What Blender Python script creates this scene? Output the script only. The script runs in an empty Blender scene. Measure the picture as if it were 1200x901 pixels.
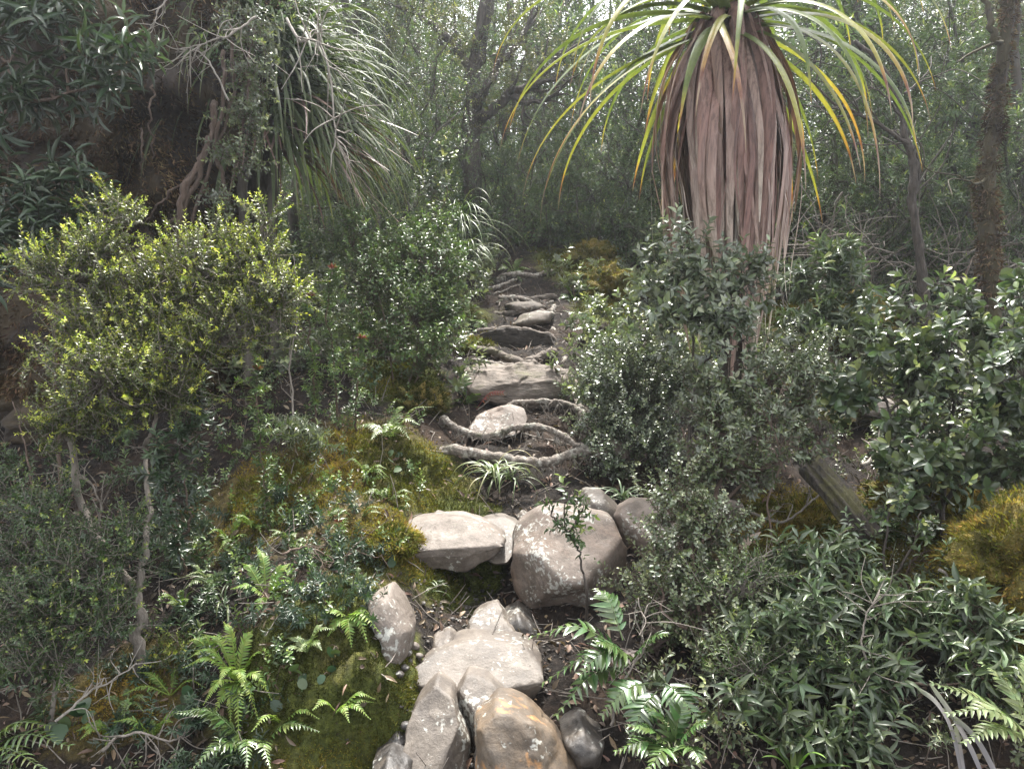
import bpy, math, random
import numpy as np
from mathutils import Vector, noise

SEED = 11
rng = np.random.default_rng(SEED)
random.seed(SEED)
scene = bpy.context.scene
COL = scene.collection

# ------------------------------------------------------------------ camera
CAM_Z = 1.55
PITCH = math.radians(8.0)
FPX = 900.0
FWD = np.array([0, math.cos(PITCH), -math.sin(PITCH)])
UPV = np.array([0, math.sin(PITCH), math.cos(PITCH)])
RGT = np.array([1.0, 0, 0])
CAMP = np.array([0, 0, CAM_Z])

def at(px, py, d):
    """world point seen at photo pixel (px, py), d metres ahead"""
    return CAMP + d * (FWD + (px - 600) / FPX * RGT + (450.5 - py) / FPX * UPV)

# ------------------------------------------------------------------ terrain height field
CTRL_PX = [
    # gully and path
    (560, 900, 2.35), (640, 890, 2.38), (520, 840, 2.5), (650, 810, 2.55), (520, 760, 2.75), (600, 760, 2.75), (520, 722, 3.0), (590, 722, 3.02),
    (530, 672, 3.38), (570, 690, 3.3), (500, 640, 3.35), (580, 625, 3.4), (620, 580, 3.75), (560, 580, 3.7), (680, 570, 3.8), (620, 540, 3.98), (540, 535, 3.95),
    (690, 535, 4.0), (600, 500, 4.35), (660, 500, 4.4), (610, 440, 4.95), (650, 430, 5.0), (605, 392, 5.75), (640, 385, 5.8), (560, 420, 5.1),
    (610, 345, 6.6), (640, 340, 6.7), (620, 300, 7.4), (600, 268, 8.6), (610, 215, 12.5), (545, 345, 6.4), (690, 330, 6.6),
    # left bank
    (440, 890, 2.33), (300, 885, 2.35), (150, 885, 2.38), (0, 890, 2.4), (428, 742, 2.47), (440, 800, 2.37), (380, 728, 2.46), (385, 830, 2.34), (320, 850, 2.33), (310, 765, 2.47), (455, 622, 3.05), (470, 600, 3.2), (400, 650, 3.0),
    (300, 680, 2.75), (350, 700, 2.62), (200, 790, 2.65), (250, 730, 2.75), (100, 800, 2.65), (490, 545, 3.75), (400, 560, 3.55), (300, 560, 3.6), (300, 480, 4.1),
    (370, 450, 4.3), (450, 475, 4.3), (520, 500, 4.25), (500, 430, 5.0), (530, 385, 5.8), (480, 370, 6.0), (200, 520, 4.0), (100, 650, 3.25), (0, 700, 3.1),
    (0, 520, 4.2), (545, 330, 7.0), (450, 300, 8.5), (300, 320, 8.0), (0, 330, 8.0), (-300, 520, 4.0), (-300, 330, 8),
    # right bank
    (730, 640, 3.3), (700, 700, 3.05), (740, 760, 2.75), (700, 850, 2.45), (800, 800, 2.6), (860, 700, 3.0), (950, 640, 3.3), (1000, 700, 3.05), (1100, 880, 2.35), (900, 890, 2.35),
    (1200, 740, 2.85), (1180, 580, 3.9), (1000, 500, 4.6), (830, 560, 3.9), (940, 410, 5.8), (1100, 400, 6.2), (900, 330, 8.0), (1150, 320, 8.5), (710, 345, 6.6),
    (690, 400, 5.5), (710, 470, 4.7), (730, 540, 4.1), (800, 420, 5.4), (1400, 560, 3.9), (1400, 330, 8.0), (720, 290, 8.5),
]
_pts = [at(*c) for c in CTRL_PX]
for y in (14.0,):
    for x in (-14, -9, -5, 5, 9, 14):
        _pts.append(np.array([x, y, 3.35]))
for y, z in ((18, 3.9), (24, 4.2), (34, 4.0), (50, 2.0)):
    for x in (-45, -24, -12, 0, 12, 24, 45):
        _pts.append(np.array([x, y, z]))
for y, z in ((0.8, -.35), (-2, -1.0), (-8, -2.2), (-30, -5)):
    for x in (-30, -8, -2.2, 0, 2.2, 8, 30):
        _pts.append(np.array([x, y, z + .05 * abs(x) ** .8]))
for x, z in ((-6, .9), (-12, 1.1), (-30, 1), (6, .75), (12, .9), (30, .9)):
    _pts.append(np.array([x, 4.0, z]))
PT = np.array(_pts)

def _solve():
    D = np.sqrt(((PT[:, None, :2] - PT[None, :, :2]) ** 2).sum(-1) + 0.0025)
    A = np.zeros((len(PT) + 3,) * 2)
    A[:-3, :-3] = D + np.eye(len(PT)) * -0.02
    A[:-3, -3] = 1; A[:-3, -2:] = PT[:, :2]
    A[-3, :-3] = 1; A[-2:, :-3] = PT[:, :2].T
    b = np.zeros(len(PT) + 3); b[:-3] = PT[:, 2]
    return np.linalg.solve(A, b)
_W = _solve()

def H(x, y):
    x = np.asarray(x, float); y = np.asarray(y, float)
    sh = np.broadcast(x, y).shape
    q = np.stack([np.broadcast_to(x, sh).ravel(), np.broadcast_to(y, sh).ravel()], 1)
    out = np.empty(len(q))
    for i in range(0, len(q), 20000):
        c = q[i:i + 20000]
        D = np.sqrt(((c[:, None, :] - PT[None, :, :2]) ** 2).sum(-1) + 0.0025)
        out[i:i + 20000] = D @ _W[:-3] + _W[-3] + c @ _W[-2:]
    return out.reshape(sh)

def ground(px, py, dmax=30):
    """first hit of the pixel's ray with the terrain"""
    d = np.linspace(1.4, dmax, 700)
    P = CAMP + d[:, None] * (FWD + (px - 600) / FPX * RGT + (450.5 - py) / FPX * UPV)
    hit = np.nonzero(P[:, 2] < H(P[:, 0], P[:, 1]))[0]
    i = hit[0] if len(hit) else len(d) - 1
    p = P[i].copy(); p[2] = H(p[0], p[1])
    return p

def depth_of(p):
    return float((np.asarray(p) - CAMP) @ FWD)

def gat(px, d, dz=0.0):
    """ground point under column px at depth d"""
    x = (px - 600) / FPX * d; y = d * FWD[1]
    return np.array([x, y, float(H(x, y)) + dz])

# ------------------------------------------------------------------ numpy mesh builder
def norm(v, axis=-1):
    return v / np.maximum(np.linalg.norm(v, axis=axis, keepdims=True), 1e-9)

def perp(d):
    """two unit vectors perpendicular to the rows of d"""
    ref = np.where(np.abs(d[..., 2:3]) > .9, np.array([1., 0, 0]), np.array([0, 0, 1.]))
    a = norm(np.cross(d, ref)); return a, np.cross(a, d)

class Geo:
    def __init__(s): s.v = []; s.f = []; s.t = []; s.n = 0
    def add(s, v, f, t=0.0):
        v = np.asarray(v, float).reshape(-1, 3); f = np.asarray(f, int)
        s.v.append(v); s.f.append(f + s.n)
        s.t.append(np.broadcast_to(np.asarray(t, float), (len(v),)).copy()); s.n += len(v)
    def build(s, name, mat, parent=None, origin=None, smooth=True):
        if not s.v: return None
        V = np.concatenate(s.v); T = np.concatenate(s.t)
        if origin is not None: V = V - np.asarray(origin)
        me = bpy.data.meshes.new(name)
        me.vertices.add(len(V)); me.vertices.foreach_set('co', V.astype(np.float32).ravel())
        tot = np.concatenate([np.full(len(f), f.shape[1]) for f in s.f])
        li = np.concatenate([f.ravel() for f in s.f])
        me.loops.add(len(li)); me.loops.foreach_set('vertex_index', li.astype(np.int32))
        me.polygons.add(len(tot))
        me.polygons.foreach_set('loop_start', np.concatenate([[0], np.cumsum(tot)[:-1]]).astype(np.int32))
        try: me.polygons.foreach_set('loop_total', tot.astype(np.int32))
        except Exception: pass
        me.update(calc_edges=True)
        if smooth: me.polygons.foreach_set('use_smooth', np.ones(len(tot), bool))
        a = me.attributes.new('tint', 'FLOAT', 'POINT'); a.data.foreach_set('value', T.astype(np.float32))
        me.materials.append(mat)
        o = bpy.data.objects.new(name, me); COL.objects.link(o)
        if parent is not None: o.parent = parent
        elif origin is not None: o.location = Vector(origin)
        return o

def tag(o, label=None, cat=None, group=None, kind=None):
    if label: o['label'] = label
    if cat: o['category'] = cat
    if group: o['group'] = group
    if kind: o['kind'] = kind
    return o

def thing(name, label, cat, loc, group=None):
    o = bpy.data.objects.new(name, None); COL.objects.link(o)
    o.location = Vector(loc); o.empty_display_size = .1
    return tag(o, label, cat, group)

def copy_thing(root, loc, rotz, scale=1.0, label=None, group=None):
    r = root.copy(); COL.objects.link(r)
    r.location = Vector(loc); r.rotation_euler = (0, 0, rotz); r.scale = (scale,) * 3
    if label: r['label'] = label
    if group: r['group'] = group
    for ch in list(root.children):
        c = ch.copy(); COL.objects.link(c); c.parent = r
    return r

def tubes(g, P, R, sides=5, tint=0.0, cap=True):
    """P: N x K x 3 centre lines, R: N x K radii"""
    P = np.asarray(P, float); R = np.asarray(R, float)
    if P.ndim == 2: P = P[None]; R = R[None]
    N, K, _ = P.shape
    T = norm(np.gradient(P, axis=1))
    m = norm(P[:, -1] - P[:, 0] + 1e-6)
    ref = np.where(np.abs(m[:, 2:3]) > .8, np.array([.92, .39, 0.]), np.array([0.1, 0, .99]))
    A = norm(np.cross(T, ref[:, None, :])); B = np.cross(T, A)
    th = np.arange(sides) / sides * 2 * np.pi
    ring = A[:, :, None, :] * np.cos(th)[None, None, :, None] + B[:, :, None, :] * np.sin(th)[None, None, :, None]
    V = P[:, :, None, :] + ring * R[:, :, None, None]
    idx = np.arange(N * K * sides).reshape(N, K, sides)
    a = idx[:, :-1]; b = idx[:, 1:]
    F = np.stack([a, np.roll(a, -1, 2), np.roll(b, -1, 2), b], -1).reshape(-1, 4)
    g.add(V.reshape(-1, 3), F, tint)
    if cap and sides >= 5:
        for e in (0, K - 1):
            c = g.n; g.add(P[:, e], np.zeros((0, 3), int), tint)
            r = idx[:, e] + (c - N * K * sides if e == 0 else c - N * K * sides - N)
            tri = np.stack([r, np.roll(r, -1, 1), np.broadcast_to((c + np.arange(N))[:, None], r.shape)], -1).reshape(-1, 3)
            if e == 0: tri = tri[:, ::-1]
            g.f.append(tri)

def path(pts, n=24, jit=0.0, seed=None):
    """smooth Catmull-Rom path through world points"""
    pts = np.asarray(pts, float)
    if len(pts) == 2: pts = np.array([pts[0], (pts[0] + pts[1]) / 2, pts[1]])
    p = np.concatenate([[2 * pts[0] - pts[1]], pts, [2 * pts[-1] - pts[-2]]])
    u = np.linspace(0, len(pts) - 1 - 1e-6, n); i = u.astype(int); t = (u - i)[:, None]
    p0, p1, p2, p3 = p[i], p[i + 1], p[i + 2], p[i + 3]
    q = .5 * (2 * p1 + (p2 - p0) * t + (2 * p0 - 5 * p1 + 4 * p2 - p3) * t ** 2 + (3 * p1 - p0 - 3 * p2 + p3) * t ** 3)
    if jit:
        r = np.random.default_rng(seed or 1)
        w = r.normal(0, jit, (n, 3)); w = (w + np.roll(w, 1, 0) + np.roll(w, -1, 0)) / 2; w[0] = 0
        q = q + w
    return q

# ---- leaf templates: (u along, v across, w up), faces
def _leaf(rows, fold=.18, curl=.25):
    v = [(0, 0, 0)]; f = []
    for u, w in rows: v += [(u, -w / 2, fold * w - curl * u * u), (u, 0, -curl * u * u), (u, w / 2, fold * w - curl * u * u)]
    v.append((1, 0, -curl)); n = len(rows)
    f += [(0, 2, 1), (0, 3, 2)]
    for i in range(n - 1):
        a = 1 + 3 * i; b = a + 3
        f += [(a, a + 1, b + 1), (a, b + 1, b), (a + 1, a + 2, b + 2), (a + 1, b + 2, b + 1)]
    a = 1 + 3 * (n - 1); t = len(v) - 1
    f += [(a, a + 1, t), (a + 1, a + 2, t)]
    return np.array(v, float), np.array(f)
TPL = {
    'kite': (np.array([(0, 0, 0), (.5, .5, .12), (1, 0, -.08), (.5, -.5, .12)], float), np.array([(0, 1, 2), (0, 2, 3)])),
    'oval': _leaf([(.3, .85), (.7, .85)]),
    'ovate': _leaf([(.18, .7), (.45, 1.0), (.78, .6)]),
    'obovate': _leaf([(.25, .5), (.6, 1.0), (.88, .75)]),
    'lance': _leaf([(.15, .55), (.45, 1.0), (.75, .62)], curl=.35),
    'strap': _leaf([(.1, .8), (.4, 1.0), (.7, .75), (.9, .35)], fold=.14, curl=.6),
    'pinna': _leaf([(.08, 1.0), (.4, .9), (.75, .55)], fold=.1, curl=.22),
    'round': _leaf([(.12, .75), (.45, 1.05), (.82, .75)], fold=.08, curl=.12),
}
def leaves(g, base, d, n, L, W, tpl='oval', tint=0.0):
    """place N leaf templates: base N,3; d direction; n upper side; L, W sizes"""
    base = np.asarray(base, float); N = len(base)
    if N == 0: return
    tv, tf = TPL[tpl]
    d = norm(np.broadcast_to(d, base.shape)); s = norm(np.cross(d, np.broadcast_to(n, base.shape))); nn = np.cross(s, d)
    L = np.broadcast_to(np.asarray(L, float), (N,)); W = np.broadcast_to(np.asarray(W, float), (N,))
    V = base[:, None] + d[:, None] * (tv[None, :, 0:1] * L[:, None, None]) + s[:, None] * (tv[None, :, 1:2] * W[:, None, None]) \
        + nn[:, None] * (tv[None, :, 2:3] * np.where(tv[None, :, 2:3] > 0, W[:, None, None], L[:, None, None]))
    F = tf[None] + (np.arange(N) * len(tv))[:, None, None]
    T = np.repeat(np.broadcast_to(np.asarray(tint, float), (N,)), len(tv))
    g.add(V.reshape(-1, 3), F.reshape(-1, 3), T)

def unit(n, r=None):
    return norm((r or rng).normal(size=(n, 3)))

KIND = {   # L, W, leaves per twig, twig length, angle at base, angle at tip, template, size jitter, tip tint
    'tiny':    dict(L=.0135, W=.0062, k=30, tl=.10, a0=75, a1=35, t='kite', tip=1.0),
    'tinyround': dict(L=.015, W=.010, k=18, tl=.09, a0=80, a1=45, t='kite', tip=.5),
    'small':   dict(L=.024, W=.012, k=15, tl=.11, a0=75, a1=35, t='oval', tip=.7),
    'ovate':   dict(L=.042, W=.019, k=11, tl=.11, a0=80, a1=30, t='ovate', tip=.8),
    'obovate': dict(L=.062, W=.030, k=10, tl=.09, a0=85, a1=25, t='obovate', tip=.9),
    'lance':   dict(L=.095, W=.025, k=10, tl=.11, a0=85, a1=30, t='lance', tip=.8),
    'whorl':   dict(L=.046, W=.013, k=24, tl=.15, a0=85, a1=30, t='lance', tip=.5),
    'needle':  dict(L=.022, W=.0045, k=26, tl=.13, a0=70, a1=35, t='kite', tip=.7),
    'bigstrap': dict(L=.145, W=.027, k=11, tl=.13, a0=95, a1=35, t='lance', tip=.5),
    'far':     dict(L=.050, W=.024, k=14, tl=.26, a0=80, a1=35, t='kite', tip=.8),
    'farlance': dict(L=.10, W=.026, k=14, tl=.22, a0=85, a1=30, t='kite', tip=.8),
    'farfine': dict(L=.034, W=.014, k=22, tl=.28, a0=75, a1=35, t='kite', tip=.8),
}
def twig_leaves(g, base, d, kind, r, scale=1.0, tip=None, tl=None):
    """leafy shoots: base N,3 ; d N,3"""
    K = KIND[kind]; N = len(base); k = K['k']
    if N == 0: return
    d = norm(d); A, B = perp(d)
    ln = (K['tl'] if tl is None else tl) * scale * r.uniform(.7, 1.25, N)
    t = (np.arange(k) + .6) / k
    t = np.clip(t[None] + r.uniform(-.03, .03, (N, k)), .02, 1)
    az = np.arange(k)[None] * 2.399 + r.uniform(0, 6.28, (N, 1)) + r.normal(0, .25, (N, k))
    rad = A[:, None] * np.cos(az)[..., None] + B[:, None] * np.sin(az)[..., None]
    th = np.radians(K['a0'] + (K['a1'] - K['a0']) * t + r.normal(0, 9, (N, k)))[..., None]
    dirs = d[:, None] * np.cos(th) + rad * np.sin(th)
    nrm = d[:, None] * np.sin(th) - rad * np.cos(th) + r.normal(0, .22, (N, k, 3))
    dirs = dirs + np.array([0, 0, -.12])
    # shoots bend upward a little
    pos = base[:, None] + d[:, None] * (ln[:, None] * t)[..., None]
    sz = scale * r.uniform(.7, 1.15, (N, k)) * np.where(t > .85, .75, 1.0)
    tipv = (K['tip'] if tip is None else tip) * r.uniform(0, 1, (N, 1)) ** 1.3
    tint = np.clip(tipv * np.clip((t - .45) / .5, 0, 1) + r.uniform(-.06, .10, (N, k)), 0, 1)
    leaves(g, pos.reshape(-1, 3), dirs.reshape(-1, 3), nrm.reshape(-1, 3), (K['L'] * sz).ravel(), (K['W'] * sz * r.uniform(.85, 1.15, (N, k))).ravel(), K['t'], tint.ravel())
    return d * ln[:, None]

def P3(p):
    """pixel triple or world array"""
    return at(*p) if isinstance(p, tuple) else np.asarray(p, float)

def shrub(name, label, cat, stems, blobs, kind, leafmat, barkmat, r0=.012, group=None, seed=0, twigs=1.0, up=.5, tip=None, scale=1.0, bare=.4, leafname='foliage', clump=.75):
    """stems: list of point lists (photo pixels+depth, or world), blobs: (px, py, d, rx, ry, n[, depth_radius]) in photo pixels"""
    r = np.random.default_rng(seed + 77)
    gs = Geo(); gl = Geo()
    skel = []
    paths = []
    for si, st in enumerate(stems):
        pts = [P3(p) for p in st]
        n = 10 + 5 * len(pts)
        q = path(pts, n, jit=r0 * .35, seed=seed + si)
        rr = np.linspace(r0, r0 * .45, n) * (1 if si == 0 else .7)
        tubes(gs, q, rr, 8)
        skel.append(q); paths.append(q)
    origin = paths[0][0].copy()
    S = np.concatenate(skel)
    tb, td = [], []
    thin = []
    for b in blobs:
        px, py, d, rx, ry, n = b[:6]
        c = at(px, py, d); ax = rx * d / FPX; az = ry * d / FPX; ay = b[6] if len(b) > 6 else (ax + az) / 2 * .8
        # limb from the skeleton: closest node, favouring lower ones
        dist = np.linalg.norm(S - c, axis=1) + np.maximum(0, S[:, 2] - c[2] + az * .3) * 1.5
        j = int(np.argmin(dist)); a = S[j]
        mid = (a + c) / 2 + r.normal(0, .08, 3) * np.linalg.norm(c - a) + np.array([0, 0, -.05 * np.linalg.norm(c - a)])
        limb = path([a, mid, c], 12, jit=r0 * .3, seed=seed + j)
        tubes(gs, limb, np.linspace(r0 * .5, r0 * .22, 12), 6)
        n = int(n * twigs)
        u = unit(n, r) * (r.uniform(0, 1, (n, 1)) ** .42)
        p = c + u * np.array([ax, ay, az])
        # ragged outline
        p += r.normal(0, .12, (n, 3)) * np.array([ax, ay, az])
        if n > 12 and clump:      # gather most twigs into sprays with gaps between them
            m_ = max(4, n // 11); ci = r.integers(0, m_, n); sel = r.uniform(size=n) < clump
            pc = p[:m_][ci] + r.normal(0, .19, (n, 3)) * np.array([ax, ay, az * .7]); p = np.where(sel[:, None], pc, p)
        out = norm(u * np.array([1 / ax, 1 / ay, 1 / az]) * min(ax, ay, az) + 1e-6)
        dr = norm(.65 * out + np.array([0, 0, up]) + .45 * r.normal(size=(n, 3)))
        tb.append(p); td.append(dr)
        m = r.uniform(size=n) < bare
        if m.any():
            L = np.concatenate([limb[4:], c[None]])
            q = p[m]; near = L[np.argmin(((q[:, None] - L[None]) ** 2).sum(-1) + r.uniform(0, .5 * ax * ax, (len(q), len(L))), axis=1)]
            tt = np.linspace(0, 1, 5)[None, :, None]
            bow = r.normal(0, .12, (len(q), 1, 3)) * np.linalg.norm(q - near, axis=1)[:, None, None] * np.sin(tt * np.pi)
            thin.append(near[:, None] * (1 - tt) + q[:, None] * tt + bow)
        S = np.concatenate([S, limb[3:]])
    tb = np.concatenate(tb); td = np.concatenate(td)
    if thin:
        Q = np.concatenate(thin); tubes(gs, Q, np.broadcast_to(np.linspace(max(r0 * .22, .0018), .0011, 5), Q.shape[:2]), 3, cap=False)
    ext = twig_leaves(gl, tb, td, kind, r, scale, tip)
    tt = np.linspace(0, 1, 3)[None, :, None]
    tubes(gs, tb[:, None] + ext[:, None] * tt * .9, np.broadcast_to(np.array([.0016, .0013, .0008]), (len(tb), 3)), 3, cap=False)
    if cat is None:
        return gs, gl, origin
    root = thing(name, label, cat, origin, group)
    gs.build('stem', barkmat, root, origin)
    gl.build(leafname, leafmat, root, origin)
    return root

def fern(name, label, cat, base, fronds, mat, stalkmat, pairs=22, plen=.05, pw=.014, group=None, seed=0, droop=.25, tint=0.2, end=.12, snap=True):
    """fronds: list of tips (world or pixel), each a frond arching from base; each frond is its own mesh"""
    r = np.random.default_rng(seed)
    if isinstance(base, tuple) and snap:
        b0 = ground(base[0], min(base[1], 897)); dd = depth_of(b0) - base[2]
        sh = lambda p: (p[0], p[1], p[2] + dd)
        fronds = [[sh(t[0]), sh(t[1])] if isinstance(t, list) else sh(t) for t in fronds]; base = b0 if base[1] < 897 else at(base[0], base[1], base[2] + dd)
    base = P3(base); root = thing(name, label, cat, base, group)
    for tp in fronds:
        st = base
        if isinstance(tp, list): st, tp = P3(tp[0]), tp[1]
        tip_ = P3(tp); L = np.linalg.norm(tip_ - st)
        mid = (st + tip_) / 2 + np.array([0, 0, droop * L]) + r.normal(0, .03, 3) * L
        q = path([st, mid, tip_], 18)
        g = Geo()
        tubes(g, q, np.linspace(.003, .0008, 18), 4, tint=.6, cap=False)
        u = np.linspace(.14, .985, pairs); idx = u * 17; i = np.minimum(idx.astype(int), 16); f = (idx - i)[:, None]
        pos = q[i] * (1 - f) + q[i + 1] * f
        T = norm(np.gradient(q, axis=0))[i]
        side = norm(np.cross(T, np.array([0, 0, 1.])) + r.normal(0, .15, 3)); nn = norm(np.cross(side, T))
        prof = np.minimum(1, .45 + u * 2.2) * np.clip((1.02 - u) / .55, end, 1)
        for s in (-1, 1):
            dr = side * s + T * (.35 + .5 * u[:, None]) + r.normal(0, .09, (pairs, 3)) - nn * .06
            leaves(g, pos, dr, nn + r.normal(0, .14, (pairs, 3)), plen * prof * r.uniform(.88, 1.1, pairs), pw * np.clip(prof, .4, 1), 'pinna', np.clip(tint + r.uniform(-.15, .2) + .35 * u, 0, 1))
        g.build('frond', mat, root, base)
    return root

def ribbons(g, P, Wd, side, fold=.25, tint=0.0):
    """strap leaves: P N,K,3  Wd N,K  side N,K,3"""
    N, K, _ = P.shape
    T = norm(np.gradient(P, axis=1)); nn = norm(np.cross(side, T))
    w = Wd[..., None]
    V = np.stack([P - side * w / 2 + nn * w * fold, P, P + side * w / 2 + nn * w * fold], 2)
    idx = np.arange(N * K * 3).reshape(N, K, 3); a = idx[:, :-1]; b = idx[:, 1:]
    F = np.concatenate([np.stack([a[..., 0], a[..., 1], b[..., 1], b[..., 0]], -1).reshape(-1, 4), np.stack([a[..., 1], a[..., 2], b[..., 2], b[..., 1]], -1).reshape(-1, 4)])
    T_ = np.repeat(np.broadcast_to(tint, (N, K))[..., None], 3, 2).ravel()
    g.add(V.reshape(-1, 3), F, T_)

def fnoise(P, s, o=0.0):
    return np.array([noise.noise(Vector((p[0] * s + o, p[1] * s + o * 1.7, p[2] * s - o))) for p in P])

def fbm(P, s, oct=4, o=0.0, gain=.5):
    out = np.zeros(len(P)); a = 1.0
    for i in range(oct):
        out += a * fnoise(P, s, o + 7.3 * i); s *= 2.03; a *= gain
    return out

_ICO = {}
def ico(n):
    if n not in _ICO:
        import bmesh
        bm = bmesh.new(); bmesh.ops.create_icosphere(bm, subdivisions=n, radius=1)
        v = np.array([x.co[:] for x in bm.verts]); f = np.array([[x.index for x in q.verts] for q in bm.faces]); bm.free()
        _ICO[n] = (v, f)
    return _ICO[n]

def rock(name, label, outline, d, thick, mat, seed=0, cat='rock', cuts=(), k=2.6, rough=.02, tilt=0.0, group=None, sub=5, sharp=.0, parts=None):
    """a stone whose outline seen from the path is the given polygon; thick = size along the view. tilt leans the top away (m of depth per m of height)"""
    r = np.random.default_rng(seed)
    pts = np.array([at(x, y, d) for x, y in outline]); c = pts.mean(0)
    a = (pts - c) @ RGT; b = (pts - c) @ UPV
    th = np.arctan2(b, a); rad = np.hypot(a, b)
    # resample polygon edges densely
    A = np.concatenate([np.stack([a + (np.roll(a, -1) - a) * t, b + (np.roll(b, -1) - b) * t], 1) for t in np.linspace(0, .95, 12)])
    th = np.arctan2(A[:, 1], A[:, 0]); rad = np.hypot(A[:, 0], A[:, 1]); o = np.argsort(th); th = th[o]; rad = rad[o]
    ker = np.array([1, 2, 3, 2, 1.]); ker /= ker.sum()
    rad = np.convolve(np.concatenate([rad[-2:], rad, rad[:2]]), ker, 'valid')
    v, f = ico(sub)
    ang = np.arctan2(v[:, 2], v[:, 0]); R = np.interp(ang, th, rad, period=2 * np.pi)
    cc = np.abs(v[:, 1]); pl = np.hypot(v[:, 0], v[:, 2])
    inpl = (1 - np.clip(cc, 0, 1) ** k) ** (1 / k)
    V2 = np.stack([np.cos(ang) * R * inpl, np.sin(ang) * R * inpl, np.sign(v[:, 1]) * cc ** .85 * thick / 2], 1)
    V2[:, 2] += tilt * V2[:, 1]
    W = c + V2[:, 0:1] * RGT + V2[:, 1:2] * UPV + V2[:, 2:3] * FWD
    size = float(np.mean(rad))
    for nx, off in cuts:      # planar facets, offset in units of mean radius from the centre
        nv = norm(np.array(nx, float)); e = (W - c) @ nv - off * size
        W = W - np.where(e[:, None] > 0, e[:, None] * nv * .965, 0)
    N = norm(W - c)
    dsp = fbm(W, 1.3 / size, 3, seed * 3.1) * rough * 2.2 + fbm(W, 6 / size, 3, seed * 1.3) * rough * .5
    rid = np.abs(fnoise(W, 2.2 / size, seed + 9.)) ; dsp += np.where(rid < .06, -(.06 - rid) * .5 * rough / .06, 0) * 1.0
    W = W + N * (dsp * size * 2)[:, None]
    g = Geo(); g.add(W, f)
    base = c.copy(); base[2] = W[:, 2].min()
    ob = g.build(name, mat, None, base)
    tag(ob, label, cat, group)
    return ob

def blobmesh(name, c, rx, ry, rz, mat, rough=.15, seed=0, sub=5, parent=None, origin=None, freq=2.0):
    v, f = ico(sub)
    W = v * np.array([rx, ry, rz]); n_ = fbm(W + seed, freq / max(rx, rz), 4, seed * 2.3)
    W = W * (1 + rough * n_[:, None] * 2) + c
    g = Geo(); g.add(W, f)
    return g.build(name, mat, parent, origin if origin is not None else c), W

# ------------------------------------------------------------------ materials
def newmat(name):
    m = bpy.data.materials.new(name); m.use_nodes = True
    nt = m.node_tree; nt.nodes.clear()
    out = nt.nodes.new('ShaderNodeOutputMaterial'); b = nt.nodes.new('ShaderNodeBsdfPrincipled')
    nt.links.new(b.outputs[0], out.inputs[0])
    return m, nt, b, out

def ramp(nt, stops, fac=None, interp='LINEAR'):
    n = nt.nodes.new('ShaderNodeValToRGB'); n.color_ramp.interpolation = interp
    e = n.color_ramp.elements
    while len(e) < len(stops): e.new(.5)
    for x, (p, c) in zip(e, stops):
        x.position = p; x.color = (*c, 1) if len(c) == 3 else c
    if fac is not None: nt.links.new(fac, n.inputs[0])
    return n

def nse(nt, scale, detail=4, rough=.55, coord=None, dist=0.0):
    n = nt.nodes.new('ShaderNodeTexNoise'); n.inputs['Scale'].default_value = scale; n.inputs['Detail'].default_value = detail
    n.inputs['Roughness'].default_value = rough; n.inputs['Distortion'].default_value = dist
    if coord is not None: nt.links.new(coord, n.inputs['Vector'])
    return n

def mixc(nt, fac, a, b, mode='MIX'):
    n = nt.nodes.new('ShaderNodeMix'); n.data_type = 'RGBA'; n.blend_type = mode
    for s, x in ((n.inputs[0], fac), (n.inputs[6], a), (n.inputs[7], b)):
        if isinstance(x, (int, float)): s.default_value = x
        elif isinstance(x, tuple): s.default_value = (*x, 1)
        else: nt.links.new(x, s)
    return n.outputs[2]

def objcoord(nt, sc=(1, 1, 1)):
    t = nt.nodes.new('ShaderNodeNewGeometry')
    m = nt.nodes.new('ShaderNodeMapping'); m.inputs['Scale'].default_value = sc
    nt.links.new(t.outputs['Position'], m.inputs[0])
    return m.outputs[0]

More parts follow.
